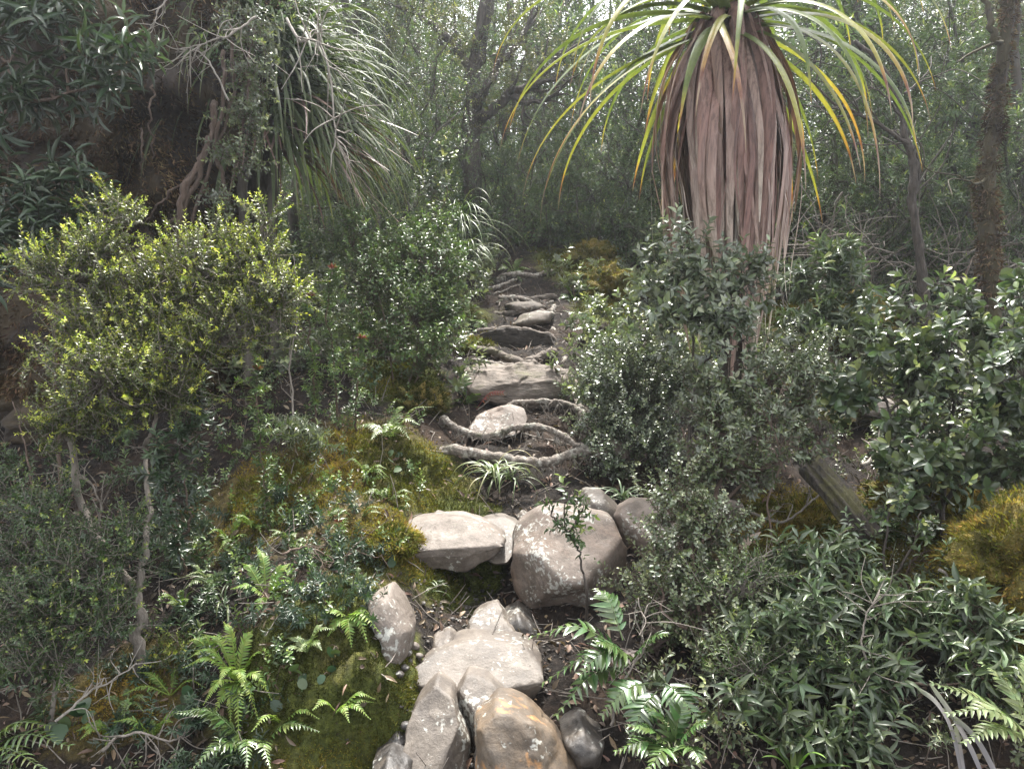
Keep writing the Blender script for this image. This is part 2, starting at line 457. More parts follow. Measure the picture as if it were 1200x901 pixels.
def leafmat(name, stops, rough=.42, trans=.3, back=None, var=.45, spec=.5, hue=.03, kx=1.0):
    m, nt, b, out = newmat(name)
    at_ = nt.nodes.new('ShaderNodeAttribute'); at_.attribute_name = 'tint'
    if kx != 1.0: stops = [(p, (min(c[0] * kx * 1.16, .6), min(c[1] * kx, .6), c[2] * kx * .82)) for p, c in stops]
    c = ramp(nt, stops, at_.outputs['Fac']).outputs[0]
    ge = nt.nodes.new('ShaderNodeNewGeometry')
    hs = nt.nodes.new('ShaderNodeHueSaturation')
    mr = nt.nodes.new('ShaderNodeMapRange'); mr.inputs['To Min'].default_value = 1 - var; mr.inputs['To Max'].default_value = 1 + var
    nt.links.new(ge.outputs['Random Per Island'], mr.inputs[0]); nt.links.new(mr.outputs[0], hs.inputs['Value'])
    mu = nt.nodes.new('ShaderNodeMath'); mu.operation = 'MULTIPLY'; mu.inputs[1].default_value = 7.31
    fr = nt.nodes.new('ShaderNodeMath'); fr.operation = 'FRACT'
    nt.links.new(ge.outputs['Random Per Island'], mu.inputs[0]); nt.links.new(mu.outputs[0], fr.inputs[0])
    m2 = nt.nodes.new('ShaderNodeMapRange'); m2.inputs['To Min'].default_value = .5 - hue; m2.inputs['To Max'].default_value = .5 + hue
    nt.links.new(fr.outputs[0], m2.inputs[0]); nt.links.new(m2.outputs[0], hs.inputs['Hue'])
    nt.links.new(c, hs.inputs['Color']); c = hs.outputs[0]
    top = c
    if back: c = mixc(nt, ge.outputs['Backfacing'], c, mixc(nt, .6, c, back))
    nt.links.new(c, b.inputs['Base Color']); b.inputs['Roughness'].default_value = rough
    b.inputs['Specular IOR Level'].default_value = spec
    tr = nt.nodes.new('ShaderNodeBsdfTranslucent')
    tc = mixc(nt, 1.0, top, (1.0, 1.15, .55), 'MULTIPLY'); nt.links.new(tc, tr.inputs[0])
    mx = nt.nodes.new('ShaderNodeMixShader'); mx.inputs[0].default_value = trans
    nt.links.new(b.outputs[0], mx.inputs[1]); nt.links.new(tr.outputs[0], mx.inputs[2]); nt.links.new(mx.outputs[0], out.inputs[0])
    return m

def bump(nt, b, h, strength=.5, dist=.01):
    n = nt.nodes.new('ShaderNodeBump'); n.inputs['Strength'].default_value = strength; n.inputs['Distance'].default_value = dist
    nt.links.new(h, n.inputs['Height']); nt.links.new(n.outputs[0], b.inputs['Normal'])

def barkmat(name, a, b_, moss=None, scale=30, rough=.9, lichen=None, mossamt=.5, stretch=.25):
    m, nt, b, out = newmat(name)
    co = objcoord(nt, (1, 1, stretch)); n1 = nse(nt, scale, 5, .65, co); 
    c = ramp(nt, [(.3, a), (.7, b_)], n1.outputs[0]).outputs[0]
    if lichen:
        n3 = nse(nt, scale * .5, 4, .6, objcoord(nt)); c = mixc(nt, ramp(nt, [(.52, (0, 0, 0)), (.62, (1, 1, 1))], n3.outputs[0]).outputs[0], c, lichen)
    if moss:
        n2 = nse(nt, scale * .22, 4, .6, objcoord(nt)); f = ramp(nt, [(.62 - .3 * mossamt, (0, 0, 0)), (.75 - .3 * mossamt, (1, 1, 1))], n2.outputs[0]).outputs[0]
        c = mixc(nt, f, c, moss)
    nt.links.new(c, b.inputs['Base Color']); b.inputs['Roughness'].default_value = rough
    bump(nt, b, n1.outputs[0], .9, .02)
    return m

def rockmat(name, a, b_, c_, stain=(.06, .05, .04), scale=7, rough=.75, stain_amt=.5, spot=None, soil=(.075, .06, .045)):
    m, nt, b, out = newmat(name)
    co = objcoord(nt); n1 = nse(nt, scale, 6, .6, co, .6); n2 = nse(nt, scale * .35, 4, .6, co, .8); n3 = nse(nt, scale * 14, 5, .7, co)
    c = ramp(nt, [(.32, a), (.5, b_), (.68, c_)], n1.outputs[0]).outputs[0]
    c = mixc(nt, ramp(nt, [(.60 - .12 * stain_amt, (0, 0, 0)), (.74 - .12 * stain_amt, (.85, .85, .85))], n2.outputs[0]).outputs[0], c, stain)
    c = mixc(nt, .5, c, ramp(nt, [(.33, (.40, .38, .36)), (.62, (1, 1, 1))], n3.outputs[0]).outputs[0], 'MULTIPLY')
    if spot:
        n4 = nse(nt, scale * 1.7, 5, .6, co, .4); c = mixc(nt, ramp(nt, [(.56, (0, 0, 0)), (.68, (1, 1, 1))], n4.outputs[0]).outputs[0], c, spot)
    if soil:
        n5 = nse(nt, 16, 5, .65, co); c = mixc(nt, ramp(nt, [(.50, (0, 0, 0)), (.64, (.75, .75, .75))], n5.outputs[0]).outputs[0], c, soil)
        n6 = nse(nt, 55, 4, .6, co, .3); n7 = nse(nt, 4.5, 3, .6, co)
        ml = nt.nodes.new('ShaderNodeMath'); ml.operation = 'MULTIPLY'; nt.links.new(n6.outputs[0], ml.inputs[0]); nt.links.new(n7.outputs[0], ml.inputs[1])
        c = mixc(nt, ramp(nt, [(.31, (0, 0, 0)), (.36, (.8, .8, .8))], ml.outputs[0]).outputs[0], c, (.37, .37, .33))      # lichen flecks
    # hairline cracks and layering
    v = nt.nodes.new('ShaderNodeTexVoronoi'); v.feature = 'DISTANCE_TO_EDGE'; v.inputs['Scale'].default_value = scale * .45
    dd = nt.nodes.new('ShaderNodeVectorMath'); dd.operation = 'ADD'
    nt.links.new(co, dd.inputs[0]); nt.links.new(n1.outputs['Color'], dd.inputs[1]); nt.links.new(dd.outputs[0], v.inputs['Vector'])
    cr = ramp(nt, [(0.0, (.35, .35, .35)), (.02, (1, 1, 1))], v.outputs['Distance'])
    c = mixc(nt, .35, c, cr.outputs[0], 'MULTIPLY')
    nt.links.new(c, b.inputs['Base Color']); b.inputs['Roughness'].default_value = rough
    ad = nt.nodes.new('ShaderNodeMath'); ad.operation = 'MULTIPLY_ADD'; ad.inputs[1].default_value = .35
    nt.links.new(n3.outputs[0], ad.inputs[0]); nt.links.new(n1.outputs[0], ad.inputs[2])
    bump(nt, b, ad.outputs[0], .5, .015)
    return m

# ------------------------------------------------------------------ palette of materials
M = {}
M['leaf_yellowgreen'] = leafmat('leaf_yellowgreen', [(0, (.030, .046, .016)), (.18, (.075, .10, .022)), (.55, (.20, .26, .050)), (1, (.33, .39, .09))], .38, .3, (.12, .13, .07), kx=1.5)
M['leaf_dark'] = leafmat('leaf_dark', [(0, (.020, .038, .018)), (.5, (.045, .075, .025)), (1, (.16, .20, .045))], .34, .22, (.09, .11, .08), kx=2)
M['leaf_grey'] = leafmat('leaf_grey', [(0, (.055, .080, .050)), (.4, (.115, .15, .09)), (1, (.26, .29, .15))], .27, .22, (.2, .21, .17), spec=.8, kx=1.4)
M['leaf_silver'] = leafmat('leaf_silver', [(0, (.050, .070, .042)), (.4, (.105, .14, .078)), (1, (.24, .28, .14))], .3, .26, (.19, .20, .16), spec=.7, kx=1.5)
M['leaf_glint'] = leafmat('leaf_glint', [(0, (.10, .125, .075)), (.4, (.20, .23, .145)), (1, (.35, .38, .20))], .26, .25, (.3, .31, .27), spec=.9)
M['leaf_mid'] = leafmat('leaf_mid', [(0, (.030, .055, .022)), (.4, (.06, .10, .030)), (1, (.20, .25, .07))], .33, .25, (.12, .14, .09), kx=2)
M['leaf_gloss'] = leafmat('leaf_gloss', [(0, (.024, .040, .024)), (.35, (.050, .078, .040)), (.7, (.15, .19, .085)), (1, (.27, .31, .15))], .30, .22, (.15, .16, .11), spec=.7, kx=1.9)
M['leaf_lance'] = leafmat('leaf_lance', [(0, (.034, .055, .034)), (.5, (.070, .105, .062)), (1, (.19, .25, .11))], .34, .24, (.13, .15, .11), spec=.6, kx=1.7)
M['leaf_blue'] = leafmat('leaf_blue', [(0, (.018, .036, .020)), (.5, (.040, .070, .036)), (1, (.15, .19, .07))], .33, .2, (.12, .14, .12), spec=.6, kx=1.5)
M['leaf_far'] = leafmat('leaf_far', [(0, (.030, .052, .030)), (.4, (.065, .10, .048)), (1, (.22, .27, .08))], .36, .38, (.12, .14, .10), kx=1.9)
M['leaf_farolive'] = leafmat('leaf_farolive', [(0, (.035, .042, .020)), (.5, (.085, .095, .04)), (1, (.20, .21, .07))], .45, .38, (.13, .13, .08), kx=1.8)
M['fern_bright'] = leafmat('fern_bright', [(0, (.07, .12, .025)), (.5, (.14, .22, .04)), (1, (.26, .34, .07))], .5, .35, None, .25)
M['fern_dark'] = leafmat('fern_dark', [(0, (.016, .036, .015)), (.5, (.034, .070, .026)), (1, (.085, .13, .045))], .25, .15, (.08, .10, .06), .3, spec=.8, kx=1.5)
M['fern_pale'] = leafmat('fern_pale', [(0, (.08, .12, .045)), (.5, (.14, .19, .07)), (1, (.22, .27, .12))], .4, .3, None, .25)
M['herb'] = leafmat('herb', [(0, (.025, .05, .025)), (1, (.08, .12, .05))], .4, .2, (.12, .13, .10), .3)
M['grass_blade'] = leafmat('grass_blade', [(0, (.05, .08, .03)), (.6, (.13, .17, .06)), (1, (.26, .24, .12))], .42, .3, None, .35)
M['grass_pale'] = leafmat('grass_pale', [(0, (.10, .15, .08)), (1, (.24, .28, .17))], .42, .3, None, .3)
M['red_leaf'] = leafmat('red_leaf', [(0, (.13, .03, .025)), (1, (.20, .06, .04))], .45, .3, None, .25)
M['litter'] = leafmat('litter', [(0, (.06, .038, .022)), (.5, (.16, .105, .065)), (1, (.36, .29, .22))], .6, .1, None, .5)
M['dead_fern'] = leafmat('dead_fern', [(0, (.045, .034, .030)), (1, (.13, .10, .085))], .6, .1, None, .4)
M['lilac_leaf'] = leafmat('lilac_leaf', [(0, (.16, .15, .16)), (.5, (.17, .155, .155)), (1, (.11, .14, .06))], .45, .15, None, .25)
M['bark_grey'] = barkmat('bark_grey', (.10, .085, .07), (.27, .235, .20), None, 40)
M['bark_dark'] = barkmat('bark_dark', (.022, .018, .015), (.085, .068, .055), None, 40)
M['bark_brown'] = barkmat('bark_brown', (.05, .034, .025), (.15, .105, .08), None, 40)
M['bark_mossy'] = barkmat('bark_mossy', (.022, .017, .013), (.075, .058, .044), (.045, .036, .014), 26, mossamt=.9)
M['log_dark'] = barkmat('log_dark', (.010, .008, .006), (.060, .048, .038), (.06, .055, .02), 60, mossamt=.55, stretch=.2)
M['bark_far'] = barkmat('bark_far', (.03, .026, .022), (.10, .085, .07), (.05, .055, .025), 18, mossamt=.4)
M['twig_pale'] = barkmat('twig_pale', (.20, .175, .15), (.42, .38, .33), None, 60)
M['root_wood'] = barkmat('root_wood', (.055, .044, .035), (.25, .21, .172), (.045, .045, .02), 48, .75, lichen=(.30, .28, .24), mossamt=.2, stretch=1)
M['step_wood'] = barkmat('step_wood', (.045, .036, .028), (.17, .14, .115), (.06, .058, .02), 16, .85, mossamt=.15, stretch=3.5)
M['peat'] = barkmat('peat', (.014, .011, .009), (.058, .044, .035), (.060, .044, .026), 14, .95, mossamt=.6, stretch=.7)
M['rock_pale'] = rockmat('rock_pale', (0.092, 0.073, 0.060), (0.151, 0.125, 0.104), (0.191, 0.160, 0.135), (.10, .078, .06), 7, .7, .45)
M['rock_pink'] = rockmat('rock_pink', (0.089, 0.065, 0.050), (0.151, 0.120, 0.098), (0.181, 0.148, 0.122), (.15, .10, .07), 5, .7, .5)
M['rock_grey'] = rockmat('rock_grey', (0.069, 0.056, 0.046), (0.124, 0.103, 0.083), (0.171, 0.146, 0.120), (.06, .05, .042), 8, .6, .6)
M['rock_gold'] = rockmat('rock_gold', (0.059, 0.041, 0.029), (0.144, 0.101, 0.062), (0.176, 0.146, 0.116), (.045, .032, .02), 6, .65, .6, (.40, .20, .07))
M['earth'] = barkmat('earth', (.010, .008, .006), (.052, .042, .034), (.05, .05, .02), 22, .9, mossamt=.1, stretch=2.5)
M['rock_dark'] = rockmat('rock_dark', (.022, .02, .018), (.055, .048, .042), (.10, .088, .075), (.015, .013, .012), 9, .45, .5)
M['rock_brown'] = rockmat('rock_brown', (.05, .04, .031), (.11, .09, .072), (.19, .16, .13), (.055, .05, .022), 8, .8, .7)
M['moss_tuft'] = leafmat('moss_tuft', [(0, (.045, .048, .012)), (.4, (.10, .10, .020)), (.75, (.20, .165, .036)), (1, (.28, .195, .05))], .8, .3, None, .4, .1)
M['moss_green'] = leafmat('moss_green', [(0, (.030, .040, .010)), (.5, (.080, .095, .020)), (1, (.19, .19, .035))], .8, .3, None, .4, .1)
M['brown_fuzz'] = leafmat('brown_fuzz', [(0, (.020, .015, .012)), (.6, (.065, .050, .036)), (1, (.15, .12, .085))], .85, .15, None, .5, .1, kx=1.5)
M['flower'] = M['red_leaf']

def mossmound(name):
    m, nt, b, out = newmat(name)
    co = objcoord(nt); n1 = nse(nt, 9, 6, .7, co); n2 = nse(nt, 90, 3, .6, co)
    c = ramp(nt, [(.3, (.045, .045, .012)), (.5, (.13, .11, .022)), (.7, (.26, .17, .035))], n1.outputs[0]).outputs[0]
    nt.links.new(c, b.inputs['Base Color']); b.inputs['Roughness'].default_value = 1.0; bump(nt, b, n2.outputs[0], 1, .03)
    return m
M['moss_mound'] = mossmound('moss_mound')

# pandani leaves: tint 0 fresh green .. .45 yellow .. .7 russet .. 1 bleached, streaks run along the leaf
def pandmat(name, stops, rough, trans, streak=.5, fringe=None):
    m, nt, b, out = newmat(name)
    a = nt.nodes.new('ShaderNodeAttribute'); a.attribute_name = 'tint'
    co = objcoord(nt, (1, 1, .06)); n1 = nse(nt, 55, 4, .7, co); n2 = nse(nt, 26, 5, .75, objcoord(nt, (1, 1, .5)))
    ge = nt.nodes.new('ShaderNodeNewGeometry')
    ma = nt.nodes.new('ShaderNodeMath'); ma.operation = 'MULTIPLY_ADD'; ma.inputs[1].default_value = .28
    sb = nt.nodes.new('ShaderNodeMath'); sb.operation = 'SUBTRACT'; sb.inputs[1].default_value = .5
    nt.links.new(n2.outputs[0], sb.inputs[0]); nt.links.new(sb.outputs[0], ma.inputs[0]); nt.links.new(a.outputs['Fac'], ma.inputs[2])
    c = ramp(nt, stops, ma.outputs[0]).outputs[0]
    c = mixc(nt, streak, c, ramp(nt, [(.35, (.22, .20, .19)), (.55, (1, 1, 1)), (.75, (1.25, 1.22, 1.2))], n1.outputs[0]).outputs[0], 'MULTIPLY')
    hs = nt.nodes.new('ShaderNodeHueSaturation'); mr = nt.nodes.new('ShaderNodeMapRange'); mr.inputs['To Min'].default_value = .65; mr.inputs['To Max'].default_value = 1.3
    nt.links.new(ge.outputs['Random Per Island'], mr.inputs[0]); nt.links.new(mr.outputs[0], hs.inputs['Value']); nt.links.new(c, hs.inputs['Color'])
    c = hs.outputs[0]
    nt.links.new(c, b.inputs['Base Color']); b.inputs['Roughness'].default_value = rough
    bump(nt, b, n1.outputs[0], .4, .004)
    tr = nt.nodes.new('ShaderNodeBsdfTranslucent'); nt.links.new(mixc(nt, 1.0, c, (1.05, 1.1, .6), 'MULTIPLY'), tr.inputs[0])
    mx = nt.nodes.new('ShaderNodeMixShader'); mx.inputs[0].default_value = trans
    nt.links.new(b.outputs[0], mx.inputs[1]); nt.links.new(tr.outputs[0], mx.inputs[2]); nt.links.new(mx.outputs[0], out.inputs[0])
    return m
M['pandani_green'] = pandmat('pandani_green', [(0, (.045, .075, .022)), (.25, (.12, .16, .04)), (.5, (.30, .28, .05)), (.65, (.36, .20, .05)), (.8, (.17, .065, .04)), (1, (.30, .22, .17))], .33, .35, .3)
M['pandani_dead'] = pandmat('pandani_dead', [(0, (.17, .090, .078)), (.3, (.31, .180, .155)), (.58, (.40, .285, .245)), (.8, (.52, .43, .365)), (1, (.60, .54, .47))], .55, .15, .7)
M['pandani_silver'] = pandmat('pandani_silver', [(0, (.040, .062, .024)), (.35, (.085, .11, .04)), (.6, (.12, .13, .06)), (1, (.20, .17, .13))], .62, .35, .3)
M['pandani_brown'] = pandmat('pandani_brown', [(0, (.05, .028, .022)), (.5, (.13, .07, .055)), (1, (.26, .18, .14))], .5, .1, .6)

# ------------------------------------------------------------------ ground
MOSS_SPOTS = [  # px, py, radius (m), strength, goldness
    (470, 560, .25, 1, .4), (500, 575, .2, 1, .3), (520, 680, .18, .9, .1), (480, 640, .15, 1, .7), (440, 650, .2, 1, .5), (400, 800, .28, 1, .35), (430, 860, .22, 1, .3),
    (420, 740, .22, 1, .3), (350, 850, .25, .9, .3), (340, 600, .3, .7, .9), (420, 520, .3, .7, .7), (560, 690, .12, .7, .1), (460, 440, .3, .9, .2), (560, 405, .2, 1, .6),
    (480, 470, .25, .8, .2), (700, 330, .45, .8, .3), (680, 310, .4, .7, .35), (720, 370, .35, .8, .3), (650, 300, .3, .5, .3), (930, 380, .6, 1, .5), (1000, 380, .6, .9, .6), (950, 460, .5, .8, .5),
    (120, 830, .2, .7, 1.0), (170, 815, .2, .8, 1.0), (960, 620, .35, 1, .8), (880, 640, .3, .6, .6), (1150, 640, .4, 1, .8), (545, 370, .3, .6, .3),
    (280, 600, .4, .5, .9), (360, 560, .3, .5, .9), (1020, 700, .4, .3, .5), (575, 600, .1, .5, .1),
]
MS = [(ground(px, py), r_, s, gl_) for px, py, r_, s, gl_ in MOSS_SPOTS]
def moss_at(P):
    m = np.zeros(len(P)); g = np.zeros(len(P))
    for c, r_, s, gd in MS:
        w = s * np.exp(-((P - c) ** 2).sum(1) / (r_ * r_)); g += w * gd; m += w
    return np.clip(m, 0, 1), np.where(m > .01, g / np.maximum(m, .01), .3)

def lines(edges):
    out = [np.array([edges[0][0]])]
    for (a, b, s) in edges: n = max(1, int(round((b - a) / s))); out.append(np.linspace(a, b, n + 1)[1:])
    return np.concatenate(out)
gx = lines([(-300, -60, 30), (-60, -15, 3), (-15, -5, .5), (-5, -2, .09), (-2, 2, .028), (2, 5, .09), (5, 15, .5), (15, 60, 3), (60, 300, 30)])
gy = lines([(-200, -20, 20), (-20, -2, 2), (-2, 1.6, .25), (1.6, 5.5, .028), (5.5, 9, .06), (9, 20, .3), (20, 60, 2), (60, 300, 30)])
X, Y = np.meshgrid(gx, gy); Z = H(X, Y)
far = np.clip((np.hypot(X, Y) - 55) / 60, 0, 1); Z = Z * (1 - far) + 0.0 * far
Pg = np.stack([X.ravel(), Y.ravel(), Z.ravel()], 1)
near = (np.abs(Pg[:, 0]) < 5) & (Pg[:, 1] > 1) & (Pg[:, 1] < 12)
nz = np.zeros(len(Pg)); q = Pg[near]
nz[near] = fbm(q * np.array([1, 1, .6]), 3.1, 4, 2.0, .55) * .045 + np.abs(fnoise(q, 17, 5.)) * .022 + fnoise(q, 41, 9.) * .007
mo, go = moss_at(Pg)
nz[near] += mo[near] * (.01 + .045 * fbm(q, 5.5, 3, 17.) + .02 * np.abs(fnoise(q, 23, 4.)))
Pg[:, 2] += nz
def Hn(P):   # ground height with its lumps, cheap lookup
    ix = np.clip(np.searchsorted(gx, P[:, 0]) - 1, 0, len(gx) - 2); iy = np.clip(np.searchsorted(gy, P[:, 1]) - 1, 0, len(gy) - 2)
    Zr = Pg[:, 2].reshape(Z.shape); fx = (P[:, 0] - gx[ix]) / (gx[ix + 1] - gx[ix]); fy = (P[:, 1] - gy[iy]) / (gy[iy + 1] - gy[iy])
    return (Zr[iy, ix] * (1 - fx) + Zr[iy, ix + 1] * fx) * (1 - fy) + (Zr[iy + 1, ix] * (1 - fx) + Zr[iy + 1, ix + 1] * fx) * fy
ids = np.arange(len(Pg)).reshape(X.shape)
Fg = np.stack([ids[:-1, :-1], ids[:-1, 1:], ids[1:, 1:], ids[1:, :-1]], -1).reshape(-1, 4)

def groundmat():
    m, nt, b, out = newmat('forest_floor')
    at1 = nt.nodes.new('ShaderNodeAttribute'); at1.attribute_name = 'tint'
    at2 = nt.nodes.new('ShaderNodeAttribute'); at2.attribute_name = 'gold'
    co = objcoord(nt); n1 = nse(nt, 6, 6, .65, co); n2 = nse(nt, 38, 5, .7, co); n3 = nse(nt, 130, 4, .7, co); n4 = nse(nt, 2.2, 4, .6, co)
    soil = ramp(nt, [(.3, (.006, .0045, .004)), (.5, (.019, .0145, .0115)), (.72, (.052, .040, .031))], n2.outputs[0]).outputs[0]
    soil = mixc(nt, ramp(nt, [(.48, (0, 0, 0)), (.70, (1, 1, 1))], n4.outputs[0]).outputs[0], soil, ramp(nt, [(.3, (.020, .013, .009)), (.7, (.075, .047, .030))], n2.outputs[0]).outputs[0])
    green = ramp(nt, [(.3, (.030, .038, .010)), (.55, (.090, .105, .022)), (.75, (.18, .19, .038))], n2.outputs[0]).outputs[0]
    gold = ramp(nt, [(.3, (.04, .033, .013)), (.55, (.11, .085, .028)), (.75, (.20, .15, .042))], n2.outputs[0]).outputs[0]
    ma = nt.nodes.new('ShaderNodeMath'); ma.operation = 'MULTIPLY_ADD'; ma.inputs[1].default_value = 1.2; ma.inputs[2].default_value = -.6
    nt.links.new(n1.outputs[0], ma.inputs[0])
    def addn(x):
        a = nt.nodes.new('ShaderNodeMath'); a.operation = 'ADD'; nt.links.new(x, a.inputs[0]); nt.links.new(ma.outputs[0], a.inputs[1]); return a.outputs[0]
    mc = mixc(nt, ramp(nt, [(.3, (0, 0, 0)), (.7, (1, 1, 1))], addn(at2.outputs['Fac'])).outputs[0], green, gold)
    c = mixc(nt, ramp(nt, [(.3, (0, 0, 0)), (.55, (1, 1, 1))], addn(at1.outputs['Fac'])).outputs[0], soil, mc)
    nt.links.new(c, b.inputs['Base Color']); b.inputs['Roughness'].default_value = .9; b.inputs['Specular IOR Level'].default_value = .25
    ad = nt.nodes.new('ShaderNodeMath'); ad.operation = 'ADD'; nt.links.new(n2.outputs[0], ad.inputs[0]); nt.links.new(n3.outputs[0], ad.inputs[1])
    bump(nt, b, ad.outputs[0], .9, .025)
    return m
gg = Geo(); gg.add(Pg, Fg, mo)
gob = gg.build('ground', groundmat()); a_ = gob.data.attributes.new('gold', 'FLOAT', 'POINT'); a_.data.foreach_set('value', go.astype(np.float32))
tag(gob, 'steep peaty forest floor with moss and soil steps', kind='structure')

# moss tufts on the mossy ground (nobody could count them)
def scatter_ground(n, fun=None, xr=(-3, 3), yr=(1.7, 9), r=rng):
    P = np.stack([r.uniform(*xr, n), r.uniform(0, 1, n) ** 1.5 * (yr[1] - yr[0]) + yr[0], np.zeros(n)], 1)
    P[:, 2] = Hn(P)
    return P
def sample_faces(n, keep):
    """points spread evenly over the near ground's faces, steep ones included"""
    c = Pg[Fg].mean(1); m = (np.abs(c[:, 0]) < 4) & (c[:, 1] > 1.6) & (c[:, 1] < 9); f = Fg[m]
    a, b, d = Pg[f[:, 0]], Pg[f[:, 1]], Pg[f[:, 3]]
    nn = np.cross(b - a, d - a); ar = np.linalg.norm(nn, axis=1); mm, gg_ = moss_at(c[m])
    w = ar * keep(mm) / np.maximum(c[m][:, 1], 2) ** 1.5; w /= w.sum(); i = rng.choice(len(f), n, p=w)
    u = rng.uniform(0, 1, (n, 2)); P = a[i] + (b[i] - a[i]) * u[:, :1] + (d[i] - a[i]) * u[:, 1:]
    return P, norm(nn[i]), gg_[i], mm[i]
P, N_, gd, mm = sample_faces(130000, lambda m: np.clip(m - .25, 0, 1) ** 1.2)
keep = fnoise(P, 5, 3.) + mm > .45; P, N_, gd, mm = P[keep], N_[keep], gd[keep], mm[keep]
gm = Geo(); n = len(P); sc = np.clip(P[:, 1] / 3, .8, 2)
tn = np.clip(.9 * gd - .1 + .9 * (fnoise(P, 4, 1.)) + rng.uniform(-.2, .25, n), 0, 1)
leaves(gm, P - N_ * .004, norm(N_ + .75 * unit(n)), unit(n), rng.uniform(.008, .020, n) * sc * (1 + .8 * np.clip(fnoise(P, 11, 6.), 0, 1)), .0042 * sc, 'kite', tn)
tag(gm.build('moss', M['moss_tuft']), 'green and golden moss carpeting the banks', kind='stuff')

# ------------------------------------------------------------------ stones of the gully and steps
rock('slab_stone', 'flat pale slab bridging the mossy gap beside the largest boulder', [(468, 622), (479, 612), (510, 609), (540, 608), (562, 613), (595, 628), (581, 645), (547, 666), (520, 660), (498, 662), (474, 664), (469, 643)], 3.22, .5, M['rock_pale'], 3, cuts=[((0, -.45, 1), .42), ((.1, -1, -.25), .75)], k=3.5, rough=.014, tilt=.7)
rock('slab_stone', 'small grey slab wedged between the flat slab and the largest boulder', [(552, 618), (570, 609), (590, 607), (611, 615), (609, 630), (598, 652), (580, 652), (560, 640)], 3.36, .4, M['rock_grey'], 5, cuts=[((0, -.4, 1), .5)], rough=.015, tilt=.8)
rock('boulder', 'largest pinkish boulder in the path with broad sloping face', [(600, 636), (608, 620), (631, 606), (657, 601), (690, 604), (720, 612), (735, 645), (736, 680), (715, 712), (691, 738), (657, 731), (627, 724), (606, 702), (599, 670)], 3.08, .62, M['rock_pink'], 8, cuts=[((.12, -.62, .78), .36), ((-.65, -.75, -.05), .56), ((.7, -.7, .1), .62), ((.0, -.8, -.6), .55), ((-.5, -.3, .8), .62)], k=3.4, rough=.017, tilt=.6)
rock('boulder', 'angular boulder half hidden by the grey shrub behind the largest boulder', [(721, 608), (730, 596), (746, 588), (775, 592), (797, 615), (790, 650), (765, 662), (741, 654), (730, 634)], 3.3, .45, M['rock_pink'], 12, cuts=[((-.3, -.6, .8), .55), ((-.9, -.6, 0), .6)], k=3, rough=.016, tilt=.5)
rock('boulder', 'smooth rounded stone peeping up behind the top of the largest boulder', [(676, 590), (684, 573), (705, 573), (722, 590), (728, 612), (700, 618), (680, 612)], 3.55, .4, M['rock_grey'], 14, rough=.012)
rock('rock', 'small wedge of grey stone between slab and largest boulder top', [(605, 604), (612, 598), (625, 604), (630, 616), (614, 620)], 3.5, .15, M['rock_grey'], 15)
rock('rock', 'small rounded stone poking out of moss above the flat slab', [(503, 606), (512, 598), (523, 602), (526, 612), (505, 614)], 3.45, .15, M['rock_grey'], 16)
rock('bank_stone', 'pale curved stone standing upright against the mossy bank', [(432, 700), (458, 686), (470, 702), (486, 730), (484, 755), (466, 783), (450, 775), (455, 750), (446, 728), (436, 728)], 2.6, .3, M['rock_pale'], 18, k=2.4, rough=.014, tilt=.2)
rock('rock', 'wet grey stone above the wide stepping slab', [(553, 726), (570, 717), (583, 714), (595, 730), (612, 746), (622, 764), (580, 772), (541, 768), (545, 745)], 2.86, .36, M['rock_grey'], 20, cuts=[((0, -.35, 1), .4)], rough=.022, tilt=.7)
rock('rock', 'squarish grey stone beside the wet stone above the wide slab', [(505, 752), (510, 743), (527, 739), (541, 752), (543, 766), (520, 772), (503, 768)], 2.78, .22, M['rock_grey'], 21, rough=.015, tilt=.4)
rock('slab_stone', 'wide stepping slab lying across the gully with a broken front edge', [(465, 806), (472, 790), (484, 780), (506, 769), (551, 760), (590, 761), (614, 764), (637, 778), (639, 797), (622, 815), (590, 816), (555, 808), (525, 812), (490, 838), (467, 836)], 2.6, .5, M['rock_grey'], 23, cuts=[((.04, -.42, 1), .30), ((.25, -1, -.3), .62), ((-.5, -1, -.2), .78)], k=3.6, rough=.013, tilt=.75)
rock('rock', 'grey stone with a tan foot at the lower edge of the steps', [(478, 850), (487, 826), (509, 809), (529, 821), (540, 845), (550, 868), (552, 925), (535, 960), (490, 950), (476, 890)], 2.36, .42, M['rock_grey'], 26, cuts=[((-.1, -.7, .8), .5), ((.8, -.6, .2), .55)], k=3, rough=.016, tilt=.5)
rock('rock', 'long grey stone lying behind the golden boulder', [(533, 812), (547, 795), (570, 799), (600, 818), (625, 842), (610, 870), (570, 880), (550, 866), (541, 845)], 2.46, .42, M['rock_grey'], 28, cuts=[((.1, -.6, .9), .5), ((-.8, -.7, 0), .6)], k=3, rough=.015, tilt=.6)
rock('boulder', 'golden orange stained boulder at the very front of the path', [(557, 852), (580, 833), (600, 834), (622, 842), (648, 862), (676, 902), (684, 940), (640, 970), (590, 970), (558, 930), (556, 880)], 2.27, .46, M['rock_gold'], 31, cuts=[((.05, -.85, .65), .5), ((.8, -.5, .5), .55), ((-.9, -.6, 0), .66)], k=3, rough=.018, tilt=.35)
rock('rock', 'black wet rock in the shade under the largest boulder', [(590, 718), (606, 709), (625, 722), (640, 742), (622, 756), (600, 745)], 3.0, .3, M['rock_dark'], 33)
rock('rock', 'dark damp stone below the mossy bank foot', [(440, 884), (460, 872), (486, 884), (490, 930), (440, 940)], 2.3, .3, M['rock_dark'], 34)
rock('rock', 'dark damp stone tucked under the end of the wide slab', [(452, 850), (470, 838), (488, 846), (484, 872), (460, 876)], 2.45, .25, M['rock_dark'], 35)
